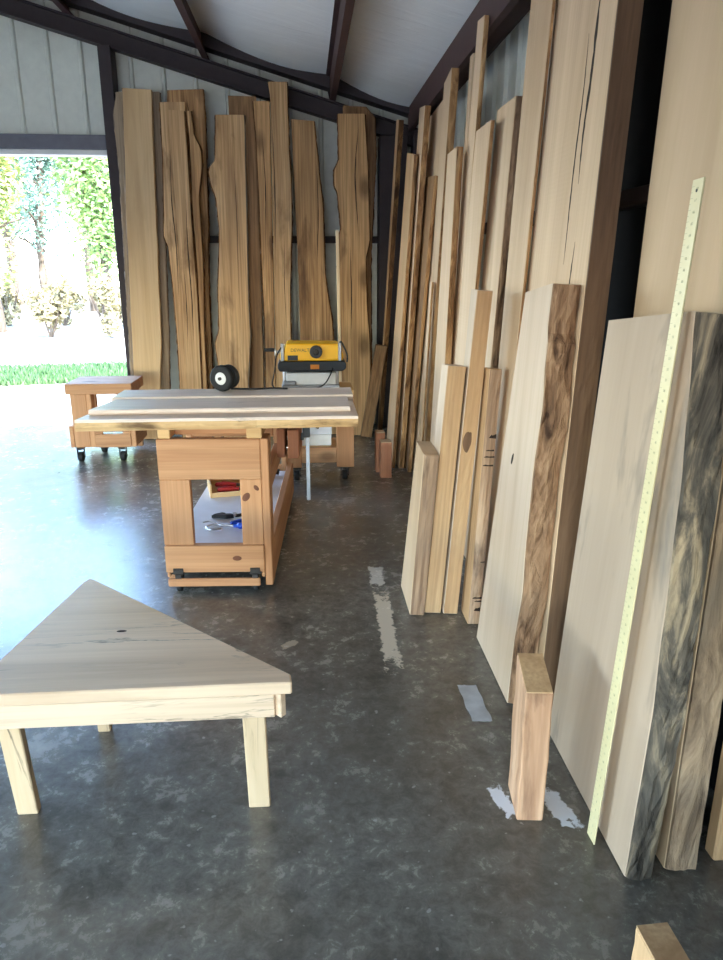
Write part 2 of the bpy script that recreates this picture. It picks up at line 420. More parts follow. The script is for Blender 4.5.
def back_slab(name, label, Y0, lean, Lp, Rp, topL, topR, t, mat, barkL=None, barkR=None, group=None, wob=(.004, .004), seed=0, wane=(0, 0)):
    """a board leaning on the back wall; local x to the right, y into the wall, z up the board"""
    l = R(lean); x0 = (ev(Lp, 0)+ev(Rp, 0))/2
    Lp = sorted([(x-x0, v) for x, v in Lp], key=lambda q: q[1]); Rp = sorted([(x-x0, v) for x, v in Rp], key=lambda q: q[1])
    mw = Matrix(((1, 0, 0, x0), (0, cos(l), sin(l), Y0), (0, -sin(l), cos(l), t*sin(l)+.001), (0, 0, 0, 1)))
    o = obj(name, slab_mesh(Lp, Rp, t, topL, topR, (0 if barkL else wob[0], 0 if barkR else wob[1]), seed, wane), mat); o.matrix_world = mw
    tag(o, label, 'lumber', group)
    for E, m, sd, w in ((Lp, barkL, -1, wane[0]), (Rp, barkR, 1, wane[1])):
        if m: obj('bark_edge', strip_mesh(E, t, (topL if sd < 0 else topR)-.002, sd, seed+sd, wane=w, bot=.004, thick=.008, rough=.007), m, o)
    return o

# ================================================================== camera
cam = bpy.data.cameras.new('camera'); co = bpy.data.objects.new('camera', cam); COL.objects.link(co)
cam.sensor_fit = 'VERTICAL'; cam.sensor_height = 24; cam.lens = 720/960*24
co.location = (0, 0, 1.55); co.rotation_euler = (R(90-16.6), 0, R(-4.4)); cam.clip_end = 400; cam.clip_start = .05
S.camera = co

# ================================================================== setting
XL, XR, YF, YB = -6.6, 1.25, -4.2, 7.2          # inside of the panels
def roof(x): return 2.94-.28*(x-.288)            # underside of the purlins
bm = bmesh.new(); prism(bm, [(XL-.1, YF-.1), (XR+.1, YF-.1), (XR+.1, YB+.12), (XL-.1, YB+.12)], -.12, 0)
struct('floor', bm, M['floor'])

def ribbed(bm, a, b, z0, zt, inward, th=.02, pitch=.275, rib=.045, dep=.022, off=.1):
    """upright ribbed sheet from a to b (xy points); zt(x) is the top; ribs stand towards `inward`"""
    a, b = Vector((a[0], a[1], 0)), Vector((b[0], b[1], 0)); d = (b-a); L = d.length; d.normalize(); n = Vector((inward[0], inward[1], 0))
    prof = [(0, 0)]; s = off
    while s+rib < L:
        prof += [(s, 0), (s+.012, dep), (s+rib-.012, dep), (s+rib, 0)]; s += pitch
    prof.append((L, 0))
    fr = []; bk = []
    for u, h in prof:
        for lst, hh in ((fr, h), (bk, h-th)):
            p = a+d*u+n*hh
            lst.append((bm.verts.new((p.x, p.y, z0 if not callable(z0) else z0(p.x))), bm.verts.new((p.x, p.y, zt(p.x)))))
    for i in range(len(prof)-1):
        bm.faces.new((fr[i][0], fr[i+1][0], fr[i+1][1], fr[i][1])); bm.faces.new((bk[i][0], bk[i][1], bk[i+1][1], bk[i+1][0]))
        bm.faces.new((fr[i][1], fr[i+1][1], bk[i+1][1], bk[i][1])); bm.faces.new((fr[i][0], bk[i][0], bk[i+1][0], fr[i+1][0]))
    for i in (0, len(prof)-1): bm.faces.new((fr[i][0], fr[i][1], bk[i][1], bk[i][0]))
top = lambda x: roof(x)+.25
DX0, DX1 = -5.3, -1.66                           # door opening in the back wall
bm = bmesh.new()
ribbed(bm, (DX1, YB), (XR, YB), 0, top, (0, -1), off=.17)
ribbed(bm, (DX0, YB), (DX1, YB), 2.6, top, (0, -1), off=.09)
ribbed(bm, (XL, YB), (DX0, YB), 0, top, (0, -1))
struct('wall_back', bm, M['panel'])
bm = bmesh.new(); ribbed(bm, (XR, YB), (XR, YF), 0, top, (-1, 0), off=.2)
struct('wall_right', bm, M['panel'])
bm = bmesh.new(); box(bm, (1.222, YF, .0), (1.2275, 3.7, 2.82), .001); struct('trim_19', bm, M['gap_shade'])  # added sheet on the near wall, paints the slab gap's shade black
bm = bmesh.new()
ribbed(bm, (XL, YF), (XL, -1.6), 0, top, (1, 0)); ribbed(bm, (XL, -1.6), (XL, 2.0), 1.9, top, (1, 0)); ribbed(bm, (XL, 2.0), (XL, YB), 0, top, (1, 0))
struct('wall_left', bm, M['panel'])
bm = bmesh.new()
ribbed(bm, (XL, YF), (-5.6, YF), 0, top, (0, 1)); ribbed(bm, (-5.6, YF), (.2, YF), 1.5, top, (0, 1)); ribbed(bm, (.2, YF), (XR, YF), 0, top, (0, 1))
struct('wall_front', bm, M['panel'])

# purlins (run along Y) and the draped insulation between them
PX = [.288, -.803, -1.92, -3.03, -4.14, -5.25, -6.36]
for i, px in enumerate(PX):
    z = roof(px); bm = bmesh.new()
    pts = [(-.025, 0), (.025, 0), (.025, .022), (.019, .022), (.019, .008), (-.018, .008), (-.018, .182), (-.06, .182), (-.06, .19), (-.025, .19)]
    prism(bm, [(px+a, z+b) for a, b in pts], YF, YB-.03, axis=1)
    struct('trim_%d' % (i+1), bm, M['iron'])
bm = bmesh.new(); xs = []; edges = [XR]+PX+[XL]
for a, b in zip(edges, edges[1:]):
    for k in range(12): xs.append((a+(b-a)*k/12, math.sin(pi*k/12)))
xs.append((XL, 0)); g = []; NY = 80
for x, s in xs:
    r = []
    for j in range(NY+1):
        y = YF+(YB-YF)*j/NY
        wr = .010*noise.noise((x*1.5, y*3.2, 1))*s+.006*noise.noise((x*2, y*11, 5))*s
        end = max(0, (y-5.2)/2.0); droop = .05*s*(1+1.0*math.sin(y*.9))*.5+.05*end*end*s
        r.append(bm.verts.new((x, y, roof(x)+.194-droop+wr)))
    g.append(r)
for A, B in zip(g, g[1:]):
    for j in range(NY): bm.faces.new((A[j], A[j+1], B[j+1], B[j]))
ext = bmesh.ops.extrude_face_region(bm, geom=bm.faces[:])
for v in ext['geom']:
    if isinstance(v, bmesh.types.BMVert): v.co.z += .12
struct('ceiling', bm, M['ceil'], True)
# rafter along the back wall, eave strut along the right wall, wall girts, corner column
def ibeam(bm, xa, xb, y, dep, w=.13, tf=.012):
    za, zb = roof(xa)-.003, roof(xb)-.003
    for (o0, o1, yy0, yy1) in ((0, -tf, y-w/2, y+w/2), (-dep+tf, -dep, y-w/2, y+w/2), (-tf, -dep+tf, y-.005, y+.005)):
        vs = [bm.verts.new(p) for p in ((xa, yy0, za+o0), (xb, yy0, zb+o0), (xb, yy1, zb+o0), (xa, yy1, za+o0), (xa, yy0, za+o1), (xb, yy0, zb+o1), (xb, yy1, zb+o1), (xa, yy1, za+o1))]
        for f in ((0, 1, 2, 3), (4, 7, 6, 5), (0, 4, 5, 1), (1, 5, 6, 2), (2, 6, 7, 3), (3, 7, 4, 0)): bm.faces.new([vs[i] for i in f])
bm = bmesh.new(); ibeam(bm, XL, XR-.02, 7.07, .15); struct('trim_8', bm, M['iron_dark'])
bm = bmesh.new()
prism(bm, [(.96, 2.70), (1.0, 2.70), (1.0, 2.71), (.97, 2.71), (.97, 2.88), (1.19, 2.83), (1.22, 2.84), (.96, 2.895)], YF, YB-.16, axis=1)
struct('trim_9', bm, M['iron'])
for k, z in enumerate((1.78,)):
    bm = bmesh.new(); box(bm, (DX1+.13, 7.05, z-.03), (XR-.03, 7.17, z+.03), .004); struct('trim_%d' % (10+k), bm, M['iron_dark'])
for k, z in enumerate((.9, 1.78)):
    bm = bmesh.new(); box(bm, (1.15, YF, z-.03), (1.22, 6.95, z+.03), .004); struct('trim_%d' % (12+k), bm, M['iron_dark'])
bm = bmesh.new(); box(bm, (1.0, 6.96, 0), (1.2, 7.14, 2.68), .006); struct('trim_14', bm, M['iron_dark'])
bm = bmesh.new()
for z0, z1 in ((.085, .188),):
    vs = [bm.verts.new((x, y, roof(x)+z)) for x in (XL, XR-.02) for y in (6.99, 7.16) for z in (z0, z1)]
    for f in ((0, 1, 3, 2), (4, 6, 7, 5), (0, 4, 5, 1), (2, 3, 7, 6), (0, 2, 6, 4), (1, 5, 7, 3)): bm.faces.new([vs[q] for q in f])
struct('trim_20', bm, M['iron_dark'])  # dark strip added for the shadow between rafter and insulation
bm = bmesh.new(); box(bm, (.70, 6.98, 0), (.95, 7.16, 2.66), .006); struct('trim_21', bm, M['iron_dark'])  # dark box added to stand in for the shade in the back corner
# door frame: jambs, header, weather strip
bm = bmesh.new()
box(bm, (DX1-.03, 6.98, 0), (DX1+.075, 7.17, roof(DX1)-.16), .004)
struct('trim_15', bm, M['iron_dark'])
bm = bmesh.new(); box(bm, (DX0-.075, 6.98, 0), (DX0+.03, 7.17, roof(DX0)-.16), .004); struct('trim_16', bm, M['iron_dark'])
bm = bmesh.new(); box(bm, (DX0+.03, 6.99, 2.52), (DX1-.03, 7.17, 2.635), .004); struct('trim_17', bm, M['door_gray'])
bm = bmesh.new(); box(bm, (DX0+.03, 7.02, 2.475), (DX1-.03, 7.15, 2.52), .004); struct('trim_18', bm, M['white'])

# ================================================================== outdoors
bm = bmesh.new()
NG = 40
gv = [[bm.verts.new((-60+120*i/NG, -40+110*j/NG, -.14)) for j in range(NG+1)] for i in range(NG+1)]
for i in range(NG):
    for j in range(NG): bm.faces.new((gv[i][j], gv[i+1][j], gv[i+1][j+1], gv[i][j+1]))
struct('ground', bm, M['ground'])
bm = bmesh.new(); rg = random.Random(3)
for k in range(34000):
    x = rg.uniform(-13, 3); y = 10.9+2.0*rg.random()+.35*noise.noise((x*.5, 2, 0))
    a = rg.uniform(0, pi); h = rg.uniform(.05, .13); w = .024
    dx, dy = cos(a)*w, sin(a)*w; tx, ty = rg.uniform(-.04, .04), rg.uniform(-.04, .04)
    v = [bm.verts.new(p) for p in ((x-dx, y-dy, -.142), (x+dx, y+dy, -.142), (x+tx, y+ty, -.142+h))]; bm.faces.new(v)
o = obj('grass_strip', bm, M['grass']); tag(o, 'strip of green lawn crossing the pale gravel outside the open door', 'grass'); o['kind'] = 'stuff'

def foliage(n, rx, rz, zc, leaf, seed, lobes=14):
    rg = random.Random(seed); bm = bmesh.new(); L = []
    for k in range(lobes):
        d = Vector((rg.gauss(0, 1), rg.gauss(0, 1), rg.gauss(0, 1))).normalized()*rg.uniform(.3, .85)
        L.append((Vector((d.x*rx, d.y*rx, zc+d.z*rz)), rg.uniform(.25, .45)))
    for k in range(n):
        c, s = rg.choice(L); d = Vector((rg.gauss(0, 1), rg.gauss(0, 1), rg.gauss(0, 1))).normalized()*rg.uniform(.55, 1)
        p = c+Vector((d.x*rx*s, d.y*rx*s, d.z*rz*s))
        u = Vector((rg.gauss(0, 1), rg.gauss(0, 1), rg.gauss(0, .6))).normalized(); w = u.cross(Vector((rg.gauss(0, 1), rg.gauss(0, 1), rg.gauss(0, 1)))).normalized()
        a = leaf*rg.uniform(.6, 1.3)
        bm.faces.new([bm.verts.new(q) for q in (p-u*a, p+w*a*.45, p+u*a, p-w*a*.45)])
    return bm
def trunk(h, r, seed):
    rg = random.Random(seed); bm = bmesh.new()
    pts = smooth_pts([(0, 0, -.3), (rg.uniform(-.1, .1), 0, h*.3), (rg.uniform(-.3, .3), rg.uniform(-.2, .2), h*.65), (rg.uniform(-.4, .4), 0, h)], 4)
    tube(bm, pts, [r*(1-.65*i/(len(pts)-1)) for i in range(len(pts))], 9)
    for k in range(6):
        b = pts[rg.randint(len(pts)//3, len(pts)-2)]; a = rg.uniform(0, 2*pi); l = rg.uniform(.8, 2)
        tube(bm, smooth_pts([b, b+Vector((cos(a)*l*.5, sin(a)*l*.5, l*.35)), b+Vector((cos(a)*l, sin(a)*l, l*.5))], 3), [r*.35, r*.3, r*.26, r*.2, r*.16, r*.12, r*.08], 6)
    return bm
TREES = [  # x, y, height, crown radius, material, label
    (-11.5, 20.3, 8.0, 1.2, 'leaf_a', 'green front tree standing farthest left, just outside the doorway view'),
    (-8.0, 20.0, 8.0, 1.2, 'leaf_b', 'yellow-green front tree at the left edge of the open doorway'),
    (-5.2, 19.8, 8.5, 1.2, 'leaf_a', 'green front tree beside the right jamb of the open doorway'),
    (-2.4, 20.2, 8.5, 1.2, 'leaf_c', 'front tree hidden from the doorway by the pale smooth slab'),
    (-11.2, 24.6, 9.0, 1.3, 'leaf_b', 'second row tree at the far left behind the farthest left front tree'),
    (-8.15, 24.4, 9.5, 1.3, 'leaf_c', 'pale blue-green tree in the gap between the two front trees of the doorway view'),
    (-5.0, 24.6, 9.0, 1.3, 'leaf_b', 'second row tree behind the right door jamb'),
    (-14.2, 29.0, 11.0, 1.4, 'leaf_c', 'third row tree at the far left of the wood'),
    (-11.0, 29.2, 11.0, 1.4, 'leaf_a', 'third row green tree behind the yellow-green front tree'),
    (-8.0, 29.0, 11.0, 1.3, 'leaf_b', 'third row yellow-green tree behind the right front tree'),
    (-12.6, 34.0, 12.5, 1.5, 'leaf_c', 'tallest pale tree at the back of the wood'),
    (-9.2, 34.2, 12.0, 1.5, 'leaf_a', 'green tree deepest in the wood towards the door jamb'),
]
for i, (x, y, h, r, m, lab) in enumerate(TREES):
    t = thing('tree', lab, 'tree', (x, y, -.14), 0, 'trees beyond the gravel yard')
    obj('trunk', trunk(h*.75, .1+.008*h, 50+i), M['trunk'], t, True)
    obj('foliage', foliage(7500, r, h*.40, h*.53, .085, 80+i, 34), M[m], t)
BUSH = [(-9.4, 18.6, 'dry tan shrub at the wood edge, farthest left'),
        (-7.75, 18.5, 'dry tan shrub at the left edge of the doorway view'),
        (-6.2, 18.4, 'dry tan shrub in the middle of the doorway view'),
        (-4.7, 18.3, 'dry tan shrub at the wood edge beside the right door jamb'),
        (-10.2, 22.3, 'dry tan shrub set back in the wood, farthest left'),
        (-8.6, 22.2, 'dry tan shrub set back behind the yellow-green front tree'),
        (-7.0, 22.1, 'dry tan shrub set back in the gap between the front trees'),
        (-5.5, 22.0, 'dry tan shrub set back behind the right front tree')]
for i, (x, y, lab) in enumerate(BUSH):
    t = thing('shrub', lab, 'shrub', (x, y, -.14), 0, 'shrubs at the wood edge')
    obj('foliage', foliage(1700, .56, .75, .8, .08, 200+i, 12), M['leaf_d'], t)
    b = bmesh.new(); rg = random.Random(i)
    for k in range(6):
        a = rg.uniform(0, 6.28); tube(b, [(0, 0, -.05), (cos(a)*.25, sin(a)*.25, .5), (cos(a)*.45, sin(a)*.45, 1.0)], [.03, .02, .01], 5)
    obj('stem', b, M['trunk'], t)
# ================================================================== slabs along the back wall
GB = 'live edge slabs along the back wall'
BSL = []
def BS(*a, **k): BSL.append(back_slab(*a, **k))
BS('slab', 'gray-edged slab standing behind the smooth pale one beside the door jamb', 6.73, 4, [(-1.615, 0), (-1.61, .5), (-1.60, .99), (-1.583, 1.94), (-1.574, 2.27), (-1.59, 2.78), (-1.556, 2.965)],
   [(-1.29, 0), (-1.27, .444), (-1.245, .99), (-1.22, 1.94), (-1.198, 2.67), (-1.195, 2.97)], 2.965, 2.97, .05, M['gray_oak'], M['bark_gray'], M['bark_gray'], GB, seed=1)
BS('slab', 'smooth pale wide slab nearest the open doorway, front of the row', 6.655, 4, [(-1.575, 0), (-1.57, .443), (-1.556, 1.0), (-1.533, 1.89), (-1.504, 2.5), (-1.487, 2.98)],
   [(-1.34, 0), (-1.336, .458), (-1.297, .95), (-1.295, 1.08), (-1.277, 1.89), (-1.261, 2.5), (-1.246, 2.97)], 2.98, 2.97, .055, M['honey_light'], M['bark_gray'], None, GB, seed=2)
BS('slab', 'broad brown slab rising behind the split pair, its blocky top showing above them', 6.76, 3, [(-1.12, 0), (-1.12, 1.5), (-1.16, 2.59), (-1.127, 2.98)],
   [(-.87, 0), (-.869, .436), (-.864, 1.25), (-.828, 2.27), (-.82, 2.75), (-.824, 2.99)], 2.977, 2.99, .06, M['honey_dark'], None, M['bark_honey'], GB, seed=3)
BS('slab', 'slab with a knobby left edge showing left of the long narrow front slab', 6.695, 3.5, [(-1.165, 0), (-1.164, .43), (-1.16, .81), (-1.168, 1.255), (-1.19, 1.69), (-1.226, 1.81), (-1.21, 1.98), (-1.19, 2.43), (-1.186, 2.88)],
   [(-.985, 0), (-.981, .45), (-.978, 2.1), (-.976, 2.88)], 2.877, 2.881, .05, M['honey'], M['bark_honey'], None, GB, seed=4)
BS('slab', 'long narrow straight slab standing in front, left half of the split pair', 6.625, 3.5, [(-1.09, 0), (-1.09, .458), (-1.079, 1.257), (-1.091, 1.93), (-1.103, 2.42), (-1.113, 2.805)],
   [(-.958, 0), (-.956, .456), (-.952, 1.257), (-.966, 1.93), (-.97, 2.5), (-.977, 2.8)], 2.805, 2.80, .05, M['honey'], None, M['bark_honey'], GB, seed=5)
BS('slab', 'narrow wavy strip of wood with a hooked right edge, right half of the split pair', 6.625, 3.5, [(-.943, 0), (-.943, .456), (-.936, 1.257), (-.944, 1.934), (-.942, 2.5), (-.953, 2.8)],
   [(-.909, 0), (-.909, .456), (-.906, .995), (-.885, 1.6), (-.893, 2.1), (-.852, 2.38), (-.854, 2.5), (-.907, 2.62), (-.922, 2.8)], 2.799, 2.80, .045, M['honey_dark'], None, M['bark_honey'], GB, seed=6)
BS('slab', 'shorter wide slab with a notch low on its left edge, behind the small black wheel', 6.655, 4, [(-.78, 0), (-.784, .451), (-.795, .615), (-.819, .86), (-.777, .99), (-.773, 1.255), (-.735, 1.85), (-.749, 2.1), (-.794, 2.25), (-.806, 2.345), (-.742, 2.43), (-.724, 2.783)],
   [(-.545, 0), (-.538, .448), (-.5, .946), (-.506, 1.254), (-.49, 2.1), (-.48, 2.786)], 2.783, 2.786, .055, M['honey'], M['bark_honey'], M['bark_gray'], GB, seed=7)
BS('slab', 'dull brown slab mostly hidden between the notched slab and the tallest one', 6.765, 2.5, [(-.68, 0), (-.666, .434), (-.613, 2.94)], [(-.40, 0), (-.397, .43), (-.388, 1.68), (-.376, 2.935)], 2.939, 2.935, .05, M['umber'], None, None, GB, seed=8)
BS('slab', 'slab with a ragged left edge standing just left of and below the tallest slab top', 6.66, 4, [(-.375, 0), (-.373, .446), (-.364, .99), (-.372, 1.51), (-.375, 1.94), (-.38, 2.27), (-.385, 2.59), (-.399, 2.897)],
   [(-.287, 0), (-.283, .445), (-.268, 2.1), (-.26, 2.9)], 2.897, 2.90, .05, M['honey_dark'], M['bark_honey'], None, GB, seed=9)
BS('slab', 'tallest slab of the back wall row, its knotted top reaching up over the rafter', 6.65, 4, [(-.278, 0), (-.277, .445), (-.262, 2.1), (-.254, 2.93), (-.27, 3.047)],
   [(-.135, 0), (-.133, .443), (-.13, 1.25), (-.112, 1.6), (-.094, 1.94), (-.094, 2.27), (-.105, 2.51), (-.107, 3.049)], 3.047, 3.049, .05, M['honey'], None, M['bark_honey'], GB, seed=10)
BS('slab', 'brown slab flaring wider towards the floor, directly behind the yellow planer', 6.72, 3.5, [(-.052, 0), (-.051, .432), (-.047, 1.338), (-.064, 2.1), (-.081, 2.765)],
   [(.31, 0), (.296, .428), (.256, .98), (.191, 1.51), (.183, 2.07), (.152, 2.36), (.116, 2.752)], 2.765, 2.752, .055, M['honey_dark'], None, M['bark_honey'], GB, seed=11)
BS('slab', 'orange-brown slab with bumpy bark on its left edge, rightmost front slab of the back row', 6.655, 4, [(.332, 0), (.331, .437), (.328, .985), (.306, 1.43), (.301, 1.77), (.338, 1.86), (.315, 2.15), (.281, 2.23), (.282, 2.34), (.327, 2.44), (.323, 2.806)],
   [(.604, 0), (.602, .433), (.594, .85), (.568, 1.25), (.56, 1.6), (.597, 1.77), (.589, 2.11), (.581, 2.36), (.556, 2.809)], 2.806, 2.809, .055, M['honey_dark'], M['bark_honey'], M['bark_honey'], GB, seed=12)
BS('slab', 'slab rising just behind the orange-brown one, showing along its top and right side', 6.77, 2.5, [(.38, 0), (.375, 1.5), (.37, 2.876)],
   [(.625, 0), (.62, .417), (.612, 1.6), (.639, 2.11), (.657, 2.53), (.648, 2.78), (.569, 2.87)], 2.876, 2.871, .05, M['umber'], None, M['bark_honey'], GB, seed=13)

def crack(par, pts, w):
    """drying crack: a dark ragged sliver let into the face along pts (x, height)"""
    bm = bmesh.new(); P = smooth_pts([(x, 0, v) for x, v in pts], 8); n = len(P); a = []
    for i, p in enumerate(P):
        k = sin(pi*i/(n-1))*w*(.5+.7*abs(noise.noise((i*.5, par.matrix_world.translation.y, w*99))))
        j = .003*noise.noise((i*.8, 3, w*70))
        a.append([bm.verts.new((p.x+j+s*max(k, .0004), yy, p.z)) for s, yy in ((-1, .003), (-1, -.0006), (1, -.0006), (1, .003))])
    for A, B in zip(a, a[1:]):
        for q in range(4): bm.faces.new((A[q-1], A[q], B[q], B[q-1]))
    bm.faces.new(a[0]); bm.faces.new(a[-1][::-1]); obj('crack', bm, M['crack'], par)
for n, pts, w in ((2, [(.03, 2.9), (.05, 2.7), (.04, 2.45)], .006), (3, [(-.05, 2.5), (-.06, 2.1), (-.045, 1.7), (-.05, 1.2)], .006), (4, [(.02, 2.1), (.015, 1.7), (.025, 1.25), (.02, .9)], .007), (4, [(-.03, 1.5), (-.025, 1.2), (-.035, .8)], .005),
                  (6, [(.08, 2.4), (.085, 1.9), (.075, 1.3)], .004), (8, [(.0, 2.6), (.012, 2.2), (.0, 1.7)], .006), (9, [(-.04, 2.7), (-.03, 2.2), (-.045, 1.6)], .006), (9, [(.04, 1.8), (.03, 1.4), (.04, 1.0)], .004),
                  (10, [(.0, 2.4), (.01, 2.0), (-.01, 1.5)], .006), (11, [(.03, 2.7), (.0, 2.3), (.03, 1.8)], .007), (11, [(-.05, 1.7), (-.04, 1.3), (-.05, .9)], .007)):
    crack(BSL[n], pts, w)
# ================================================================== boards leaning on the right wall
GR = 'boards leaning along the right wall'
W = wall_slab
W('board', 'short brown board in the far corner, tilted against the dark narrow one', .50, 9, (6.56, 6.50, .86), (6.64, 6.58, .86), .10, M['umber'], group=GR, seed=21)
W('board', 'dark narrow tall board standing alone in the far corner', .68, 2.3, (6.76, 6.32, 2.67), (6.84, 6.50, 2.70), .042, M['pale_edge'], 'sawn_edge', M['bark_honey'], group=GR, seed=22)
W('board', 'pale board with a squared top, first of the pale row beside the dark corner board', .664, 3.3, (5.50, 5.50, 2.303), (5.95, 5.90, 2.37), .028, M['pale_edge'], 'sawn_edge', M['bark_tan'], group=GR, seed=23, bark_thick=.003)
W('board', 'tall narrow pale board with a brown edge, rising behind the square-topped pale one', .72, 2.9, (5.48, 5.40, 2.60), (5.74, 5.66, 2.63), .042, M['pale'], 'sawn_edge', M['bark_tan'], group=GR, seed=24)
W('board', 'brown rough-faced board of middle height, darkest of the far pale row', .775, 3.0, (5.36, 5.15, 2.126), (5.92, 5.68, 2.17), .028, M['umber'], 'bark_edge', M['bark_tan'], group=GR, seed=25, wob=.006)
W('board', 'tall pale board whose slanted top follows the eave, behind the rough brown one', .822, 2.6, (5.25, 5.05, 2.60), (5.80, 5.72, 2.585), .03, M['pale'], group=GR, seed=26)
W('board', 'thin lath with a light front edge standing below the rough brown board', .785, 2, (4.88, 4.85, 1.446), (4.955, 4.93, 1.445), .016, M['pale'], 'sawn_edge', M['bark_tan'], group=GR, seed=27, bark_thick=.002)
W('board', 'tall thick board with a mottled brown edge, its pointed top against the eave strut', .829, 1.5, (4.97, 4.72, 2.67), (5.18, 4.96, 2.635), .048, M['pale'], 'bark_edge', M['bark_tan'], group=GR, seed=28)
W('board', 'pale flat-faced board ending at two thirds height, dark brown edge, right of the pointed one', .80, 1.2, (4.25, 4.22, 2.17), (4.62, 4.49, 2.165), .038, M['pale'], 'bark_edge', M['bark_tan'], group=GR, seed=29)
W('board', 'narrow pale board peeping out just left of the tallest thin one at the eave', .892, 1.2, (4.52, 4.37, 2.66), (4.60, 4.45, 2.66), .02, M['pale'], group=GR, seed=30)
W('board', 'tallest thin board of the pale row, cut to a point near the bright wall sheet', .852, 1.5, (4.24, 4.03, 2.743), (4.50, 4.185, 2.757), .026, M['pale'], 'bark_edge', M['bark_tan'], group=GR, seed=31, bark_thick=.003)
W('board', 'pale board with a slanted top and thin brown edge, right of the tallest thin one', .82, 1.5, (3.86, 3.606, 2.194), (4.22, 3.908, 2.193), .020, M['pale'], 'bark_edge', M['bark_tan'], group=GR, seed=32, bark_thick=.003)
W('board', 'thick pale board with broad brown bark edge, slanted top below the bright wall sheet', .855, 2, (3.483, 3.403, 2.254), (3.83, 3.726, 2.255), .042, M['pale'], 'bark_edge', M['bark'], group=GR, seed=33)
W('board', 'tall pale board running out of the top of the picture, left of the cracked slab', .782, 2.8, (2.83, 2.88, 2.66), (3.05, 3.17, 2.66), .014, M['pale'], 'bark_edge', M['bark_tan'], group=GR, seed=34, bark_thick=.002)
big_crack = W('slab', 'very tall wide pale slab with long dark cracks and a brown sawn edge', .805, 2.8, (2.19, 2.325, 2.55), (2.83, 2.916, 2.55), .078, M['pale'], 'sawn_edge', M['brown_edge'], group=GR, seed=35, bark_thick=.002, wob=.002)
crack(big_crack, [(-.262, 2.54), (-.268, 2.30), (-.262, 2.12), (-.270, 1.95), (-.258, 1.80)], .013)
crack(big_crack, [(-.33, 2.25), (-.315, 2.08), (-.318, 1.9), (-.312, 1.72), (-.305, 1.55)], .008)
crack(big_crack, [(-.222, 1.62), (-.225, 1.5), (-.222, 1.42)], .006)
mid = W('slab', 'wide cream slab of chest height with a rough bark edge, leaning against the cracked tall slab', .712, 2.8, (2.254, 2.305, 1.492), (2.754, 2.592, 1.454), .09, M['cream'], 'bark_edge', M['bark'], group=GR, seed=36,
  ev_near=[(2.254, 0), (2.262, .25), (2.238, .45), (2.262, .62), (2.278, .9), (2.262, 1.1), (2.29, 1.25), (2.283, 1.30), (2.305, 1.33), (2.305, 1.492)], wob=.008, bark_thick=.012)
bm = bmesh.new()                                   # small dark knot hole in the cream face
lathe(bm, [(.0, -.0012), (.012, -.0012), (.014, .002), (.0, .003)], Matrix.Translation((-.27, 0, .86)) @ Matrix.Rotation(R(20), 4, 'Y') @ Matrix.Diagonal((.7, 1, 1.9, 1)) @ Matrix.Rotation(R(-90), 4, 'X'), 12)
obj('knot_hole', bm, M['crack'], mid)
W('board', 'shortest thick board, standing in front of the others with its rough gray end on top', .453, 3.5, (2.975, 2.977, .763), (3.30, 3.193, .773), .066, M['pale'], 'rough_edge', M['rough_edge'], group=GR, seed=37, bark_thick=.003, wob=.006)
W('board', 'narrow tan board with a white painted side, second shortest, right of the rough gray one', .522, 3.6, (2.992, 2.991, 1.144), (3.175, 3.13, 1.134), .078, M['cream'], 'sawn_edge', M['pale_edge'], group=GR, seed=38, bark_thick=.002, wob=.003)
knotb = W('board', 'tan board with a big round knot at its middle, taller than the two beside it', .609, 3.6, (2.977, 2.974, 1.452), (3.056, 3.09, 1.452), .066, M['cream'], 'sawn_edge', M['pale_edge'], group=GR, seed=39, bark_thick=.002, wob=.004)
W('board', 'tan board with black burn-like marks along its rough edge, beside the cream slab', .70, 2.7, (2.871, 2.915, 1.139), (3.02, 3.016, 1.133), .052, M['pale_edge'], 'rough_edge', M['rough_edge'], group=GR, seed=40, bark_thick=.004, wob=.006)
burnt = bpy.data.objects[W_LAST[0]]
for v, y0, y1, hh in ((.80, .012, .046, .006), (.772, .006, .050, .007), (.735, .004, .048, .007), (.86, .02, .05, .02), (.30, .03, .05, .004), (.13, .01, .05, .006), (.115, .02, .05, .006), (.075, .02, .048, .018)):
    bm = bmesh.new(); x0 = .0005
    prism(bm, [(y0, v-hh*.3), (y0+.01, v+hh*.4), ((y0+y1)/2, v+hh*.2), (y1, v+hh*.5), (y1, v-hh*.4), ((y0+y1)/2, v-hh*.35)], x0+.0, x0+.0075, axis=0)
    k = (2.915-2.871)/1.139*v
    for q in bm.verts: q.co.x -= k
    obj('burn_mark', bm, M['crack'], burnt)

bm = bmesh.new(); lathe(bm, [(.024, -.004), (.022, .0005), (.014, .0012), (.0, .0012)], Matrix.Translation((.0030, .028, .82)) @ Matrix.Diagonal((1, 1, 2.2, 1)) @ Matrix.Rotation(R(90), 4, 'Y'), 16)
obj('knot', bm, M['brown_edge'], knotb)
big = W('slab', 'big thick grayish slab in the foreground with a black-stained bark edge, the long rule leaning on it', .808, 3.5, (1.458, 1.631, 1.447), (2.083, 2.11, 1.392), .068, M['pale_gray'], 'bark_edge', M['bark_dark'], group=GR, seed=41,
  ev_near=[(1.458, 0), (1.470, .24), (1.479, .47), (1.507, .68), (1.547, 1.02), (1.59, 1.25), (1.631, 1.447)], wob=.008, bark_thick=.012, wane=.055)
W('slab', 'very tall smooth tan slab behind the big grayish one, running out of the top of the picture', .925, 2.6, (1.476, 1.66, 2.5), (2.077, 2.22, 2.5), .085, M['tan_face'], 'rough_edge', M['bark_gray'], group=GR, seed=42, wob=.008, bark_thick=.006)
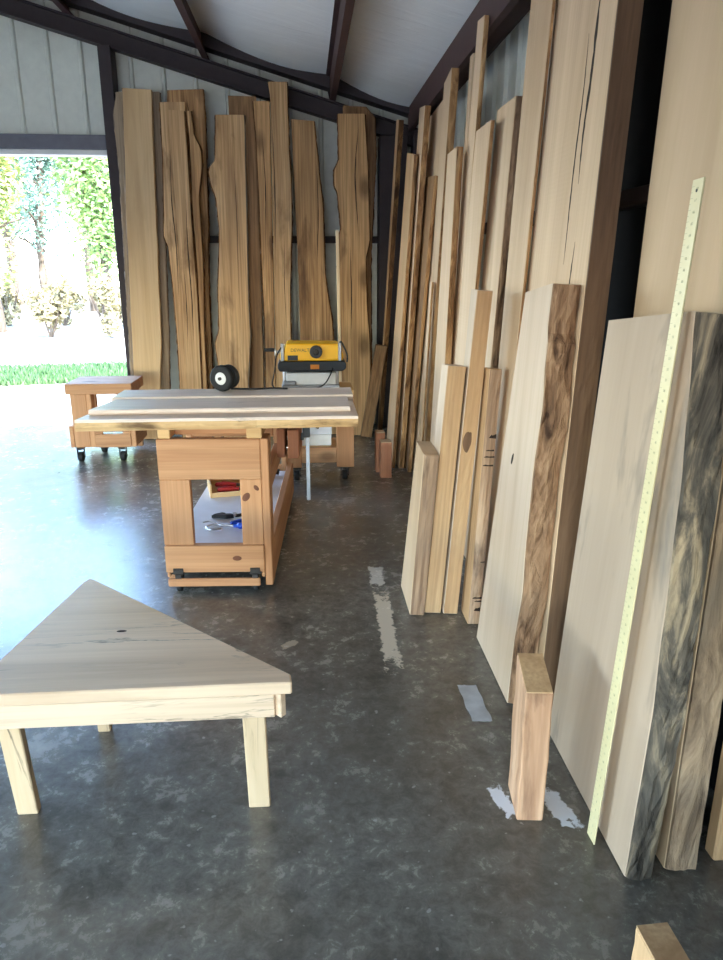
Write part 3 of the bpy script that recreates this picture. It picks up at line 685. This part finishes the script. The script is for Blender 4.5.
W('board', 'short orange-tan offcut standing at the right edge of the picture behind the tall slab', 1.072, 2, (1.50, 1.52, .42), (1.545, 1.565, .42), .055, M['pale_edge'], group=GR, seed=43, wob=.003)

# small blocks standing on the floor
def block(name, label, c, sx, sy, h, rz, mat, end, slope=0, group=None, chip=0):
    bm = bmesh.new(); box(bm, (-sx/2, -sy/2, 0), (sx/2, sy/2, h), .004)
    bmesh.ops.subdivide_edges(bm, edges=[e for e in bm.edges if e.calc_length() > .1], cuts=7, use_grid_fill=True)
    for v in bm.verts:
        k = v.co.z/h
        v.co.z += slope*k*(v.co.y/sy+.5)
        if 0.02 < k < .98: v.co.x += .004*noise.noise((v.co.x*20, v.co.y*20, v.co.z*14)); v.co.y += .003*noise.noise((3, v.co.y*20, v.co.z*14))
    o = obj(name, bm, mat); o.location = (c[0], c[1], 0); o.rotation_euler = (0, 0, rz)
    tag(o, label, 'lumber', group)
    b = bmesh.new()                                # weathered end grain cap on top
    box(b, (-sx/2+.002, -sy/2+.002, h-.001), (sx/2-.002, sy/2-.002, h+.0025), 0)
    for v in b.verts: v.co.z += slope*(v.co.y/sy+.5)
    obj('end_grain', b, end, o); return o
block('wood_block', 'short upright block with chipped bark, standing alone in front of the big grayish slab', (.628, 1.757), .076, .152, .425, R(-6), M['pink_end'], M['pale_edge'], .035)
block('wood_block', 'reddish brown block standing on the floor by the far boards, front one of the pair', (.59, 5.28), .085, .11, .275, 0, M['cherry_z'], M['pale'], 0, 'pair of small blocks')
block('wood_block', 'slightly taller reddish block standing behind the other of the pair', (.562, 5.43), .07, .10, .315, 0, M['cherry_z'], M['pale'], 0, 'pair of small blocks')
block('wood_block', 'block end jutting into the bottom right corner of the picture', (.665, .90), .068, .34, .298, R(2), M['pale_edge'], M['pale_edge'])

# the long rule
RA, RB = Vector((.772, 1.602, .001)), Vector((.893, 1.684, 1.737))
d = (RB-RA); RL = d.length; z = d.normalized(); x = Vector((0, -1, 0)); x = (x-z*x.dot(z)).normalized(); y = z.cross(x)
rule = bmesh.new(); box(rule, (-.024, -.002, 0), (.024, .002, RL), .0006)
ro = obj('yardstick', rule, M['rule']); ro.matrix_world = Matrix(((x.x, y.x, z.x, RA.x), (x.y, y.y, z.y, RA.y), (x.z, y.z, z.z, RA.z), (0, 0, 0, 1)))
tag(ro, 'long cream-yellow measuring rule leaning against the big foreground slab', 'ruler')
bm = bmesh.new()
def text_mesh(s, size):
    cu = bpy.data.curves.new('t', 'FONT'); cu.body = s; cu.size = size; cu.align_x = 'CENTER'; cu.align_y = 'CENTER'; cu.extrude = .0003; cu.resolution_u = 2
    o = bpy.data.objects.new('t', cu); COL.objects.link(o); bpy.context.view_layer.update()
    me = bpy.data.meshes.new_from_object(o.evaluated_get(bpy.context.evaluated_depsgraph_get()))
    bpy.data.objects.remove(o); bpy.data.curves.remove(cu)
    b = bmesh.new(); b.from_mesh(me); bpy.data.meshes.remove(me); return b
inch = .0254
for i in range(1, int(RL/inch*2)):
    zz = i*inch/2; L = .012 if i % 2 == 0 else .007
    for sx in ((-.0235, -.0235+L),):
        box(bm, (sx[0], -.00245, zz-.0004), (sx[1], -.0019, zz+.0004), 0)
obj('tick_marks', bm, M['tick'], ro)
bm = bmesh.new()
for i in range(1, int(RL/inch)+1):
    b = text_mesh(str(i), .009); b.transform(Matrix.Translation((.002, -.0021, i*inch-.006)) @ Matrix.Rotation(R(90), 4, 'X')); merge(bm, b)
obj('numerals', bm, M['tick'], ro)
bm = bmesh.new(); cyl(bm, (0, -.0026, RL-.025), (0, -.0015, RL-.025), .004); obj('hang_hole', bm, M['black'], ro)

# scrap of tape stuck to the floor
bm = bmesh.new(); rg = random.Random(4); nx, ny = 8, 14; g = []
for i in range(nx+1):
    r = []
    for j in range(ny+1):
        u, v = i/nx-.5, j/ny
        r.append(bm.verts.new((u*.072+.006*noise.noise((v*4, 1, 0))+ (.03*(.5-v)), (v-.5)*.23+.006*noise.noise((u*9, 5, 0)), .0012+.004*abs(noise.noise((u*14, v*16, 2))))))
    g.append(r)
for A, B in zip(g, g[1:]):
    for j in range(ny): bm.faces.new((A[j], A[j+1], B[j+1], B[j]))
bmesh.ops.solidify(bm, geom=bm.faces[:], thickness=.0008)
o = obj('tape_scrap', bm, M['tape'], None, True); o.location = (.592, 2.275, .0012); o.rotation_euler = (0, 0, R(-6)); tag(o, 'crinkled whitish scrap of tape stuck on the concrete near the cream slab', 'tape')

# slender light stick behind the planer
bm = bmesh.new(); box(bm, (-.013, -.01, 0), (.013, .01, 1.83), .003)
o = obj('stick', bm, M['stick']); o.matrix_world = Matrix.Translation((.305, 6.30, .002)) @ Matrix.Rotation(R(-2.5), 4, 'X') @ Matrix.Rotation(R(-.6), 4, 'Y'); tag(o, 'slender pale stick standing upright between the planer and the orange-brown slab', 'stick')

# ================================================================== triangular table in the foreground
t = thing('triangular_table', 'low triangular table of spalted pale wood on splayed flat legs in the foreground', 'table', (-.5, 2.0, 0))
def lo(x, y): return (x+.5, y-2.0)
A, B, Cc = (-.935, 1.765), (-.058, 1.765), (-.815, 2.52)
bm = bmesh.new(); prism(bm, [lo(*A), lo(B[0], B[1]), lo(B[0]-.004, B[1]+.045), lo(Cc[0]+.02, Cc[1]-.01), lo(*Cc), lo(Cc[0]-.015, Cc[1]-.03), lo(A[0]-.006, A[1]+.03)], .402, .44, .004)
obj('tabletop', bm, M['spalt_x'], t)
def board_between(p, q, z0, z1, th, inset, mat, name):
    P, Q = Vector(lo(*p)), Vector(lo(*q)); dd = (Q-P).normalized(); nn = Vector((-dd.y, dd.x))
    P, Q = P+nn*inset, Q+nn*inset
    pts = [P, Q, Q+nn*th, P+nn*th]; b = bmesh.new(); prism(b, [(v.x, v.y) for v in pts], z0, z1, .003); return obj(name, b, mat, t)
board_between((-.925, 1.765), (-.108, 1.765), .326, .4015, .022, .006, M['spalt_x'], 'apron')
board_between((-.068, 1.790), (-.80, 2.47), .326, .4015, .022, .012, M['spalt_x'], 'apron')
board_between((-.825, 2.46), (-.915, 1.82), .326, .4015, .022, .014, M['spalt_x'], 'apron')
def splay_leg(top, bot, wx, wy, h=.40):
    b = bmesh.new(); T, Bv = Vector((*lo(*top), h)), Vector((*lo(*bot), .0))
    vs = []
    for P, k in ((Bv, .95), (T, 1.0)):
        vs.append([b.verts.new((P.x+sx*wx/2*k, P.y+sy*wy/2*k, P.z)) for sx, sy in ((-1, -1), (1, -1), (1, 1), (-1, 1))])
    for i in range(4): b.faces.new((vs[0][i-1], vs[0][i], vs[1][i], vs[1][i-1]))
    b.faces.new(vs[0][::-1]); b.faces.new(vs[1]); bmesh.ops.bevel(b, geom=b.edges[:], offset=.003, segments=1, affect='EDGES'); return b
obj('leg', splay_leg((-.855, 1.812), (-.845, 1.835), .062, .032), M['spalt_z'], t)
obj('leg', splay_leg((-.172, 1.812), (-.166, 1.812), .066, .032), M['spalt_z'], t)
obj('leg', splay_leg((-.755, 2.36), (-.725, 2.22), .045, .035), M['spalt_z'], t)

b = bmesh.new(); lathe(b, [(1, 0), (.8, .0006), (.0, .0009)], Matrix.Translation((*lo(-.60, 2.10), .4403)) @ Matrix.Diagonal((.016, .007, 1, 1)), 14); obj('knot_hole', b, M['crack'], t)
# ================================================================== workbench
def caster(par, x, y, h=.1, r=.03, ww=1):
    b = bmesh.new()
    box(b, (x-.032, y-.026, h-.004), (x+.032, y+.026, h+.001), .001)
    for sx in (-1, 1): box(b, (x+sx*.016*ww-.0015, y-.014, r*.7), (x+sx*.016*ww+.0015, y+.020, h-.004), .001)
    cyl(b, (x-.019*ww, y, r), (x+.019*ww, y, r), .006, 8)
    lathe(b, [(.018, h-.014), (.022, h-.008), (.018, h-.003)], Matrix.Translation((x, y, 0)), 12)
    c = obj('caster', b, M['dark_metal'], par)
    w = bmesh.new(); lathe(w, [(.004, -.011), (r*.7, -.012), (r*.94, -.011), (r, -.006), (r, .006), (r*.94, .011), (r*.7, .012), (.004, .011)], Matrix.Translation((x, y, r+.0005)) @ Matrix.Rotation(R(90), 4, 'Y') @ Matrix.Diagonal((1, 1, ww, 1)), 20)
    obj('wheel', w, M['rubber'], c, True); return c
wb = thing('workbench', 'rolling pine workbench with an open end frame and a low white shelf', 'workbench', (-.45, 3.31, 0), R(-3))
ox, oy = -.45, 3.31
def on_bench(x, y):
    a = R(-3); dx, dy = x-ox, y-oy; return ox+dx*cos(a)-dy*sin(a), oy+dx*sin(a)+dy*cos(a)
def wbx(name, x0, x1, y0, y1, z0, z1, m, bev=.004):
    b = bmesh.new(); box(b, (x0-ox, y0-oy, z0), (x1-ox, y1-oy, z1), bev); return obj(name, b, M[m], wb)
wbx('top_rail', -.705, -.222, 3.31, 3.35, .578, .775, 'pine_x')
wbx('leg', -.705, -.560, 3.312, 3.348, .245, .5775, 'pine_z')
rleg = wbx('leg', -.325, -.222, 3.312, 3.348, .245, .5775, 'pine_z')
brail = wbx('bottom_rail', -.705, -.222, 3.305, 3.349, .104, .2445, 'pine_x')
wbx('side_plank', -.2215, -.184, 3.312, 3.43, .03, .775, 'pine_z')
step = wbx('step_rail', -.695, -.245, 3.288, 3.3045, .036, .078, 'pine_x')
wbx('spacer_block', -.70, -.685, 3.305, 3.335, .0785, .1035, 'pine_x'); wbx('spacer_block', -.238, -.2225, 3.305, 3.335, .0785, .1035, 'pine_x')
wbx('top_batten', -.695, -.638, 3.315, 3.98, .7755, .8285, 'ply_x'); wbx('top_batten', -.284, -.212, 3.315, 3.98, .7755, .8285, 'ply_x')
wbx('cross_batten', -.6375, -.2845, 3.40, 3.44, .776, .826, 'pine_x')
wbx('rear_frame', -.6695, -.222, 3.94, 3.98, .64, .775, 'pine_x')
wbx('upper_side_rail', -.2215, -.186, 3.4305, 4.86, .50, .60, 'pine_y'); wbx('upper_side_rail', -.704, -.67, 3.3485, 4.86, .50, .60, 'pine_y')
wbx('rear_post', -.2215, -.186, 3.94, 4.02, .6005, .775, 'pine_z'); wbx('rear_post', -.704, -.67, 3.94, 4.02, .6005, .775, 'pine_z')
wbx('lower_side_rail', -.2215, -.184, 3.4305, 4.86, .035, .24, 'pine_y'); wbx('lower_side_rail', -.704, -.67, 3.3495, 4.86, .04, .1845, 'pine_y')
wbx('leg', -.258, -.2225, 4.79, 4.86, .03, .4995, 'pine_z'); wbx('leg', -.704, -.67, 4.79, 4.86, .1855, .4995, 'pine_z')
wbx('end_rail', -.6695, -.259, 4.82, 4.86, .10, .23, 'pine_x')
wbx('shelf', -.705, -.2225, 3.4305, 4.789, .185, .20, 'melamine', .001)
wbx('lower_shelf', -.705, -.2225, 3.36, 3.4295, .185, .20, 'melamine', .001)
for cx, cy in ((-.645-ox, 3.322-oy), (-.270-ox, 3.322-oy)):
    c = caster(wb, cx, cy, .104, .031)
    b = bmesh.new(); box(b, (cx-.024, 3.2965-oy, .098), (cx+.024, 3.3045-oy, .128), .001); box(b, (cx-.016, 3.292-oy, .074), (cx+.016, 3.300-oy, .1), .003)
    for k in (-.017, -.006, .006, .017): cyl(b, (cx+k, 3.293-oy, .122), (cx+k, 3.298-oy, .122), .0035, 8)
    obj('bracket', b, M['dark_metal'], c)
for cx, cy in ((-.25-ox, 4.7-oy), (-.66-ox, 4.7-oy)): caster(wb, cx, cy, .098, .03)
def knot_on(par, x, y, z, rx, rz, rot=0):
    b = bmesh.new(); lathe(b, [(1, 0), (.9, .0006), (.5, .0010), (.0, .0011)], Matrix.Translation((x-ox, y-oy, z)) @ Matrix.Rotation(R(90), 4, 'X') @ Matrix.Rotation(R(rot), 4, 'Z') @ Matrix.Diagonal((rx, rz, 1, 1)), 18); obj('knot', b, M['knot'], par)
knot_on(brail, -.355, 3.305, .178, .022, .013); knot_on(rleg, -.298, 3.312, .49, .016, .024, -35); knot_on(rleg, -.248, 3.312, .535, .010, .016, 40)
# face vise jaws under the planks
for x0, x1, y0 in ((-.183, -.140, 3.72), (-.124, -.066, 3.70)):
    wbx('vise_jaw', x0, x1, y0, y0+.30, .575, .728, 'cherry_z')
b = bmesh.new(); cyl(b, (-.184-ox, 3.86-oy, .65), (-.066-ox, 3.86-oy, .65), .012); cyl(b, (-.184-ox, 3.80-oy, .61), (-.066-ox, 3.80-oy, .61), .009); obj('vise_screw', b, M['steel'], wb)

# planks lying on the bench
GP = 'planks lying on the workbench'
def plank(label, x0, x1, y0, y1, z0, z1, mat, emat, skewL=0, seed=0, wob=.006):
    bm = bmesh.new(); n = 44; rings = []
    for i in range(n+1):
        k = i/n; xf = x0+(x1-x0)*k; xb = x0+skewL+(x1-x0-skewL)*k
        a = wob*(noise.noise((xf*4, seed, 0))+.5*noise.noise((xf*15, seed, 3)))
        b = wob*.5*noise.noise((xf*4, seed+9, 0)); h = z1-z0
        r = [(xf, y0+a+.004, z0), (xf, y0+a-.002, z0+h*.35), (xf, y0+a*.5, z0+h*.75), (xf, y0+a*.4+.004, z1), (xb, y1+b-.003, z1), (xb, y1+b, z0+h*.5), (xb, y1+b-.003, z0)]
        rings.append([bm.verts.new((p[0]-x0, p[1]-y0, p[2]-z0)) for p in r])
    m = len(rings[0])
    for Aa, Bb in zip(rings, rings[1:]):
        for j in range(m):
            f = bm.faces.new((Aa[j-1], Aa[j], Bb[j], Bb[j-1])); f.material_index = 1 if j in (1, 2) else 0
    bm.faces.new(rings[0][::-1]); bm.faces.new(rings[-1])
    o = obj('plank', bm, [mat, emat]); o.location = (x0, y0, z0); return tag(o, label, 'lumber', GP)
plank('thick cream plank with live front edge, lowest of the planks on the workbench', -1.045, .236, 3.27, 3.98, .8295, .882, M['plank_x'], M['plank_edge'], .13, 1, .014)
plank('wide grayish planed board lying on the cream plank of the workbench', -1.01, .206, 3.375, 3.655, .8835, .907, M['plank_x'], M['plank_x'], .06, 2, .002)
plank('narrow planed strip at the back of the planks on the workbench', -.975, .238, 3.663, 3.90, .8835, .914, M['plank_x'], M['plank_x'], .01, 3, .002)

# black wheel resting on the planks
wh = thing('small_wheel', 'small black wheel with a white hub standing on the planks of the workbench', 'wheel', (-.425, 3.835, .9145), R(-26))
b = bmesh.new(); lathe(b, [(.040, -.018), (.058, -.020), (.068, -.016), (.071, -.008), (.071, .008), (.068, .016), (.058, .020), (.040, .018)], Matrix.Translation((0, -.03, .0715)) @ Matrix.Rotation(R(90), 4, 'X'), 28); obj('tire', b, M['rubber'], wh, True)
b = bmesh.new(); lathe(b, [(.008, -.014), (.030, -.020), (.039, -.017), (.040, .0), (.039, .017), (.012, .022), (.008, .022)], Matrix.Translation((0, -.03, .0715)) @ Matrix.Rotation(R(90), 4, 'X'), 24); obj('hub', b, M['white'], wh, True)
b = bmesh.new(); cyl(b, (0, -.062, .0715), (0, .045, .0715), .009); obj('axle', b, M['dark_metal'], wh)
b = bmesh.new(); lathe(b, [(.02, -.012), (.062, -.016), (.066, -.010), (.066, .010), (.062, .016), (.02, .012)], Matrix.Translation((0, .03, .0715)) @ Matrix.Rotation(R(90), 4, 'X'), 28); obj('back_flange', b, M['black'], wh, True)
wh.scale = (.97, .97, .97)
b = bmesh.new(); tube(b, smooth_pts([(-.40, 3.86, .92), (-.33, 3.85, .92), (-.26, 3.83, .922), (-.18, 3.86, .92), (-.10, 3.84, .92)]), .005); o = obj('cord', b, M['rubber'], None, True); tag(o, 'thin black cord lying on the planks beside the small wheel', 'cord')

# bar clamp hanging at the right end of the planks
cl = thing('bar_clamp', 'steel bar clamp hanging upright beside the vise jaws, red and black head', 'clamp', (0, 3.85, .29))
b = bmesh.new(); box(b, (-.010, -.005, 0), (.010, .005, .525), .001); box(b, (-.02, -.012, .515), (.05, .012, .538), .003); obj('bar', b, M['gray_metal'], cl)
b = bmesh.new(); box(b, (-.026, -.012, .36), (.014, .012, .42), .004); box(b, (-.036, -.010, .345), (-.02, .010, .385), .003); obj('sliding_jaw', b, M['black'], cl)
b = bmesh.new(); box(b, (-.020, -.013, .425), (.035, .013, .458), .005); obj('head', b, M['red'], cl)
b = bmesh.new(); prism(b, [(.012, .43), (.06, .405), (.066, .415), (.02, .45)], -.008, .008, .002, axis=1); obj('lever', b, M['dark_metal'], cl)

# things on the shelf of the workbench
def put(name, label, cat, loc, rz, parts, group=None):
    loc = (*on_bench(loc[0]-.02, loc[1]), loc[2]); rz += R(-3)
    tt = thing(name, label, cat, loc, rz, group)
    for n, bmf, m in parts:
        b = bmesh.new(); bmf(b); obj(n, b, M[m], tt)
    return tt
SZ = .201
put('wooden_tray', 'shallow open wooden tray on the white shelf, holding the red-handled tools', 'tray', (-.485, 4.36, SZ), R(14), [
    ('bottom', lambda b: box(b, (-.16, -.12, 0), (.16, .12, .008), .001), 'ply_x'),
    ('side', lambda b: box(b, (-.16, -.132, 0), (.16, -.1205, .03), .001), 'ply_x'), ('side', lambda b: box(b, (-.16, .1205, 0), (.16, .132, .085), .001), 'ply_x'),
    ('side', lambda b: box(b, (-.172, -.132, 0), (-.1605, .132, .085), .001), 'ply_x'), ('side', lambda b: box(b, (.1605, -.132, 0), (.172, .132, .085), .001), 'ply_x')])
def squeeze(b):
    tube(b, smooth_pts([(0, 0, .016), (.05, .006, .02), (.11, .004, .018), (.13, 0, .014)]), [.012]*6+[.015]*10+[.010]*3, 8)
def grip2(b): tube(b, smooth_pts([(.0, -.012, .016), (.05, -.03, .018), (.10, -.045, .016)]), .010, 8)
def jaws(b):
    box(b, (-.10, -.008, .012), (.0, .008, .020), .001); prism(b, [(-.10, -.006), (-.02, -.03), (.0, -.02), (-.08, .008)], .012, .020, .001); cyl(b, (-.005, -.006, .010), (-.005, -.006, .024), .009)
put('pliers', 'red-handled pliers lying in the tray, the pair farther from the bench end', 'pliers', (-.49, 4.38, SZ+.0085), R(176), [('handle', squeeze, 'red'), ('handle', grip2, 'red'), ('jaws', jaws, 'dark_metal')], 'red-handled pliers')
put('pliers', 'red-handled pliers lying at the tray front, the pair nearer the bench end', 'pliers', (-.46, 4.29, SZ+.0085), R(184), [('handle', squeeze, 'red'), ('handle', grip2, 'red'), ('jaws', jaws, 'dark_metal')], 'red-handled pliers')
def ring_jaw(b):
    P = [(-.05+.045*cos(a), .045*sin(a)*.9-.012, .012) for a in [R(x) for x in range(40, 330, 12)]]
    tube(b, P, .006, 8); tube(b, smooth_pts([(-.02, .01, .014), (.02, .006, .016), (.05, 0, .016)]), .008, 8); tube(b, smooth_pts([(-.06, .05, .014), (-.10, .07, .014), (-.13, .05, .014)]), .004, 6)
put('locking_clamp', 'steel ring-jawed locking clamp with a bright blue grip, nearest the bench end', 'clamp', (-.45, 3.66, SZ), R(-4), [
    ('jaws', ring_jaw, 'steel'), ('grip', lambda b: tube(b, smooth_pts([(.05, 0, .018), (.10, -.003, .02), (.17, .0, .02), (.20, .004, .018)]), [.012]*4+[.018]*13+[.014]*2, 10), 'blue'),
    ('grip', lambda b: tube(b, smooth_pts([(.05, .03, .014), (.12, .035, .016), (.18, .03, .014)]), .009, 8), 'blue')])
put('spring_clamp', 'black spring clamp lying just behind the blue-gripped one on the white shelf', 'clamp', (-.44, 3.83, SZ), R(8), [
    ('jaws', lambda b: (prism(b, [(-.11, 0), (-.06, .02), (.0, .012), (.02, -.01), (-.03, -.02), (-.07, -.006)], .002, .024, .003), prism(b, [(-.10, .02), (-.05, .045), (-.03, .03)], .004, .022, .002)), 'black'),
    ('spring', lambda b: tube(b, [(.02+.012*cos(k*.8), .012*sin(k*.8), .006+k*.0008) for k in range(30)], .002, 6), 'steel'),
    ('handle', lambda b: tube(b, smooth_pts([(.02, -.004, .012), (.07, .01, .013), (.12, .03, .012)]), .010, 8), 'black')])
put('putty_knife', 'flat white-bladed scraper with a dark blue handle beside the black spring clamp', 'tool', (-.36, 3.77, SZ), R(38), [
    ('blade', lambda b: prism(b, [(0, -.012), (.075, -.03), (.075, .03), (0, .012)], .004, .006), 'steel'), ('handle', lambda b: box(b, (-.085, -.012, .001), (0, .012, .018), .005), 'blue')])
put('hand_sander', 'small black power tool lying at the far end of the white shelf', 'tool', (-.30, 4.66, SZ), R(10), [
    ('body', lambda b: tube(b, smooth_pts([(-.06, 0, .028), (-.02, 0, .034), (.03, .0, .03), (.055, .0, .025)]), [.018]*5+[.027]*8+[.02]*6, 12), 'black'),
    ('base_plate', lambda b: box(b, (-.065, -.028, 0), (.0, .028, .007), .002), 'steel')])

# ================================================================== low rolling stand by the doorway
st = thing('rolling_stand', 'small pine rolling stand with a thick top by the open doorway', 'stand', (-1.67, 6.1, 0))
ox, oy = -1.67, 6.1
def part(par, name, x0, x1, y0, y1, z0, z1, m, bev=.004):
    b = bmesh.new(); box(b, (x0-ox, y0-oy, z0), (x1-ox, y1-oy, z1), bev); return obj(name, b, M[m], par)
part(st, 'top', -1.93, -1.405, 5.89, 6.33, .555, .64, 'pine_x')
part(st, 'leg', -1.90, -1.775, 5.905, 5.945, .115, .5545, 'pine_z'); part(st, 'leg', -1.7745, -1.735, 5.905, 6.0, .115, .5545, 'pine_z')
part(st, 'leg', -1.535, -1.44, 5.905, 5.945, .2955, .5545, 'pine_z')
part(st, 'leg', -1.90, -1.80, 6.27, 6.31, .03, .5545, 'pine_z'); part(st, 'leg', -1.535, -1.44, 6.27, 6.31, .03, .5545, 'pine_z')
part(st, 'front_rail', -1.7345, -1.445, 5.895, 5.93, .115, .225, 'pine_x'); part(st, 'slotted_rail', -1.7345, -1.445, 5.895, 5.93, .245, .295, 'pine_x')
part(st, 'slot_spacer', -1.7345, -1.67, 5.897, 5.928, .2255, .2445, 'pine_x'); part(st, 'slot_spacer', -1.51, -1.445, 5.897, 5.928, .2255, .2445, 'pine_x')
part(st, 'side_rail', -1.4445, -1.405, 5.90, 6.31, .115, .295, 'pine_y'); part(st, 'side_rail', -1.935, -1.9005, 5.90, 6.31, .115, .295, 'pine_y')
for cx, cy in ((-1.86-ox, 5.90-oy), (-1.52-ox, 5.90-oy), (-1.75-ox, 6.2-oy)): caster(st, cx, cy, .113, .04, 1.7)
part(st, 'lower_board', -1.90, -1.445, 5.946, 6.2695, .116, .134, 'ply_x')

# ================================================================== planer and its stand
ps = thing('planer_stand', 'pine rolling cabinet carrying the yellow planer behind the workbench', 'stand', (.1, 5.35, 0))
ox, oy = .1, 5.35
part(ps, 'top', -.175, .345, 5.19, 5.60, .645, .68, 'ply_x')
part(ps, 'leg', .215, .345, 5.20, 5.245, .10, .6445, 'pine_z'); part(ps, 'leg', -.16, -.045, 5.20, 5.245, .10, .6445, 'pine_z')
part(ps, 'leg', .255, .345, 5.545, 5.59, .02, .6445, 'pine_z'); part(ps, 'leg', -.16, -.07, 5.545, 5.59, .02, .6445, 'pine_z')
part(ps, 'front_rail', -.0445, .2145, 5.205, 5.24, .135, .25, 'pine_x'); part(ps, 'bottom_rail', -.0445, .2145, 5.50, 5.535, .135, .25, 'pine_x')
part(ps, 'side_panel', .315, .344, 5.2455, 5.5445, .135, .40, 'pine_y'); part(ps, 'side_panel', -.158, -.13, 5.2455, 5.5445, .135, .40, 'pine_y')
part(ps, 'shelf', -.129, .314, 5.246, 5.544, .225, .245, 'ply_x')
for cx in (.275, -.085): caster(ps, cx-ox, 5.222-oy, .099, .036, 1.7)
bm = bmesh.new(); box(bm, (-.13, -.10, 0), (.12, .10, .085), .004); o = obj('box', bm, M['white']); o.location = (.06, 5.39, .246); tag(o, 'white box lying on the shelf inside the planer cabinet', 'box')
bm = bmesh.new(); box(bm, (-.125, -.095, 0), (.115, .095, .06), .004); o = obj('box', bm, M['melamine']); o.location = (.065, 5.39, .3315); o.rotation_euler = (0, 0, R(3)); tag(o, 'pale box stacked on the white box inside the planer cabinet', 'box')

pl = thing('planer', 'yellow and black thickness planer standing on the pine cabinet at the back', 'planer', (.045, 5.42, .6805))
def pp(name, f, m, par=None, sm=False):
    b = bmesh.new(); f(b); return obj(name, b, M[m], par or pl, sm)
pp('base', lambda b: (box(b, (-.225, -.14, 0), (.20, .14, .028), .006), box(b, (-.215, -.155, .028), (-.12, -.10, .06), .008)), 'gray_metal')
pp('bed', lambda b: box(b, (-.19, -.135, .0285), (.175, .135, .115), .006), 'white')
for sx in (-1, 1):
    for sy in (-1, 1): pp('column', lambda b: cyl(b, (sx*.195-.01, sy*.105, .028), (sx*.195-.01, sy*.105, .30), .011, 12), 'steel')
pp('lower_band', lambda b: (prism(b, [(-.235, .125), (.225, .125), (.25, .145), (.25, .185), (.228, .20), (-.235, .20), (-.25, .18), (-.25, .145)], -.13, .13, .006, axis=1)), 'black')
pp('housing', lambda b: (prism(b, [(-.232, .2005), (.228, .2005), (.232, .255), (.205, .27), (.20, .322), (-.185, .328), (-.20, .27), (-.232, .262)], -.125, .125, .010, axis=1)), 'yellow')
pt = pp('dust_port', lambda b: lathe(b, [(.030, 0), (.046, .001), (.046, .022), (.040, .026), (.024, .026), (.020, .008)], Matrix.Translation((.03, -.124, .268)) @ Matrix.Rotation(R(90), 4, 'X'), 26), 'black')
pp('port_center', lambda b: lathe(b, [(.004, .0), (.019, .001), (.019, .018), (.004, .020)], Matrix.Translation((.03, -.124, .268)) @ Matrix.Rotation(R(90), 4, 'X'), 18), 'dark_metal', pt)
lb = pp('label_plate', lambda b: box(b, (-.176, -.1275, .205), (-.102, -.1252, .242), .001), 'black')
tb = text_mesh('DEWALT', .034); tb.transform(Matrix.Translation((-.085, -.1256, .278)) @ Matrix.Rotation(R(90), 4, 'X')); obj('lettering', tb, M['black'], pl)
pp('warning_label', lambda b: box(b, (-.012, -.1325, .142), (.052, -.1305, .175), .001), 'orange')
for sx in (-1, 1): pp('end_bracket', lambda b: box(b, (sx*.208-.012-.005, -.135, .20), (sx*.208+.012-.005, -.1255, .33), .004), 'gray_metal')
ck = pp('crank_arm', lambda b: (cyl(b, (-.232, -.07, .262), (-.262, -.07, .262), .012), box(b, (-.272, -.08, .235), (-.260, -.06, .285), .003)), 'steel')
pp('crank_handle', lambda b: cyl(b, (-.272, -.07, .277), (-.345, -.07, .277), .013), 'black', ck)
pp('carry_handle', lambda b: tube(b, smooth_pts([(.205, -.06, .32), (.215, -.10, .335), (.235, -.11, .30), (.258, -.12, .24), (.256, -.12, .19)]), .007, 8), 'black', None, True)
pp('power_cord', lambda b: tube(b, smooth_pts([(-.22, -.13, .30), (-.255, -.15, .24), (-.275, -.16, .12), (-.29, -.17, .03), (-.22, -.20, .008), (-.10, -.20, .008), (.02, -.19, .010), (.09, -.165, .04), (.13, -.15, .10), (.15, -.135, .15)]), .005, 8), 'rubber', None, True)

# ================================================================== light
wd = bpy.data.worlds.new('sky'); S.world = wd; wd.use_nodes = True
nt = wd.node_tree; bg = nt.nodes['Background']; sky = nt.nodes.new('ShaderNodeTexSky'); sky.sky_type = 'NISHITA'
sky.sun_disc = False; sky.sun_elevation = R(58); sky.sun_rotation = R(150); sky.air_density = 1.0; sky.dust_density = .5; sky.ozone_density = 2.5
nt.links.new(sky.outputs[0], bg.inputs['Color']); bg.inputs['Strength'].default_value = .85
sun = bpy.data.lights.new('sun', 'SUN'); so = bpy.data.objects.new('sun', sun); COL.objects.link(so)
sun.energy = 6.0; sun.angle = R(.6); sun.color = (1, .95, .87)
so.rotation_euler = Vector((-.55, .33, -1)).to_track_quat('-Z', 'Y').to_euler()
def portal(loc, rot, sx, sy):
    l = bpy.data.lights.new('sky_portal', 'AREA'); l.shape = 'RECTANGLE'; l.size = sx; l.size_y = sy; l.cycles.is_portal = True
    o = bpy.data.objects.new('sky_portal', l); COL.objects.link(o); o.location = loc; o.rotation_euler = rot
portal(((DX0+DX1)/2, 7.3, 1.25), (R(90), 0, R(180)), 3.6, 2.5)       # back doorway, facing in
portal((XL-.05, .2, .95), (R(90), 0, R(-90)), 3.6, 1.9)            # open left bay
portal((-2.7, YF-.05, .75), (R(90), 0, 0), 5.8, 1.5)               # open front bay
S.view_settings.exposure = 2.6
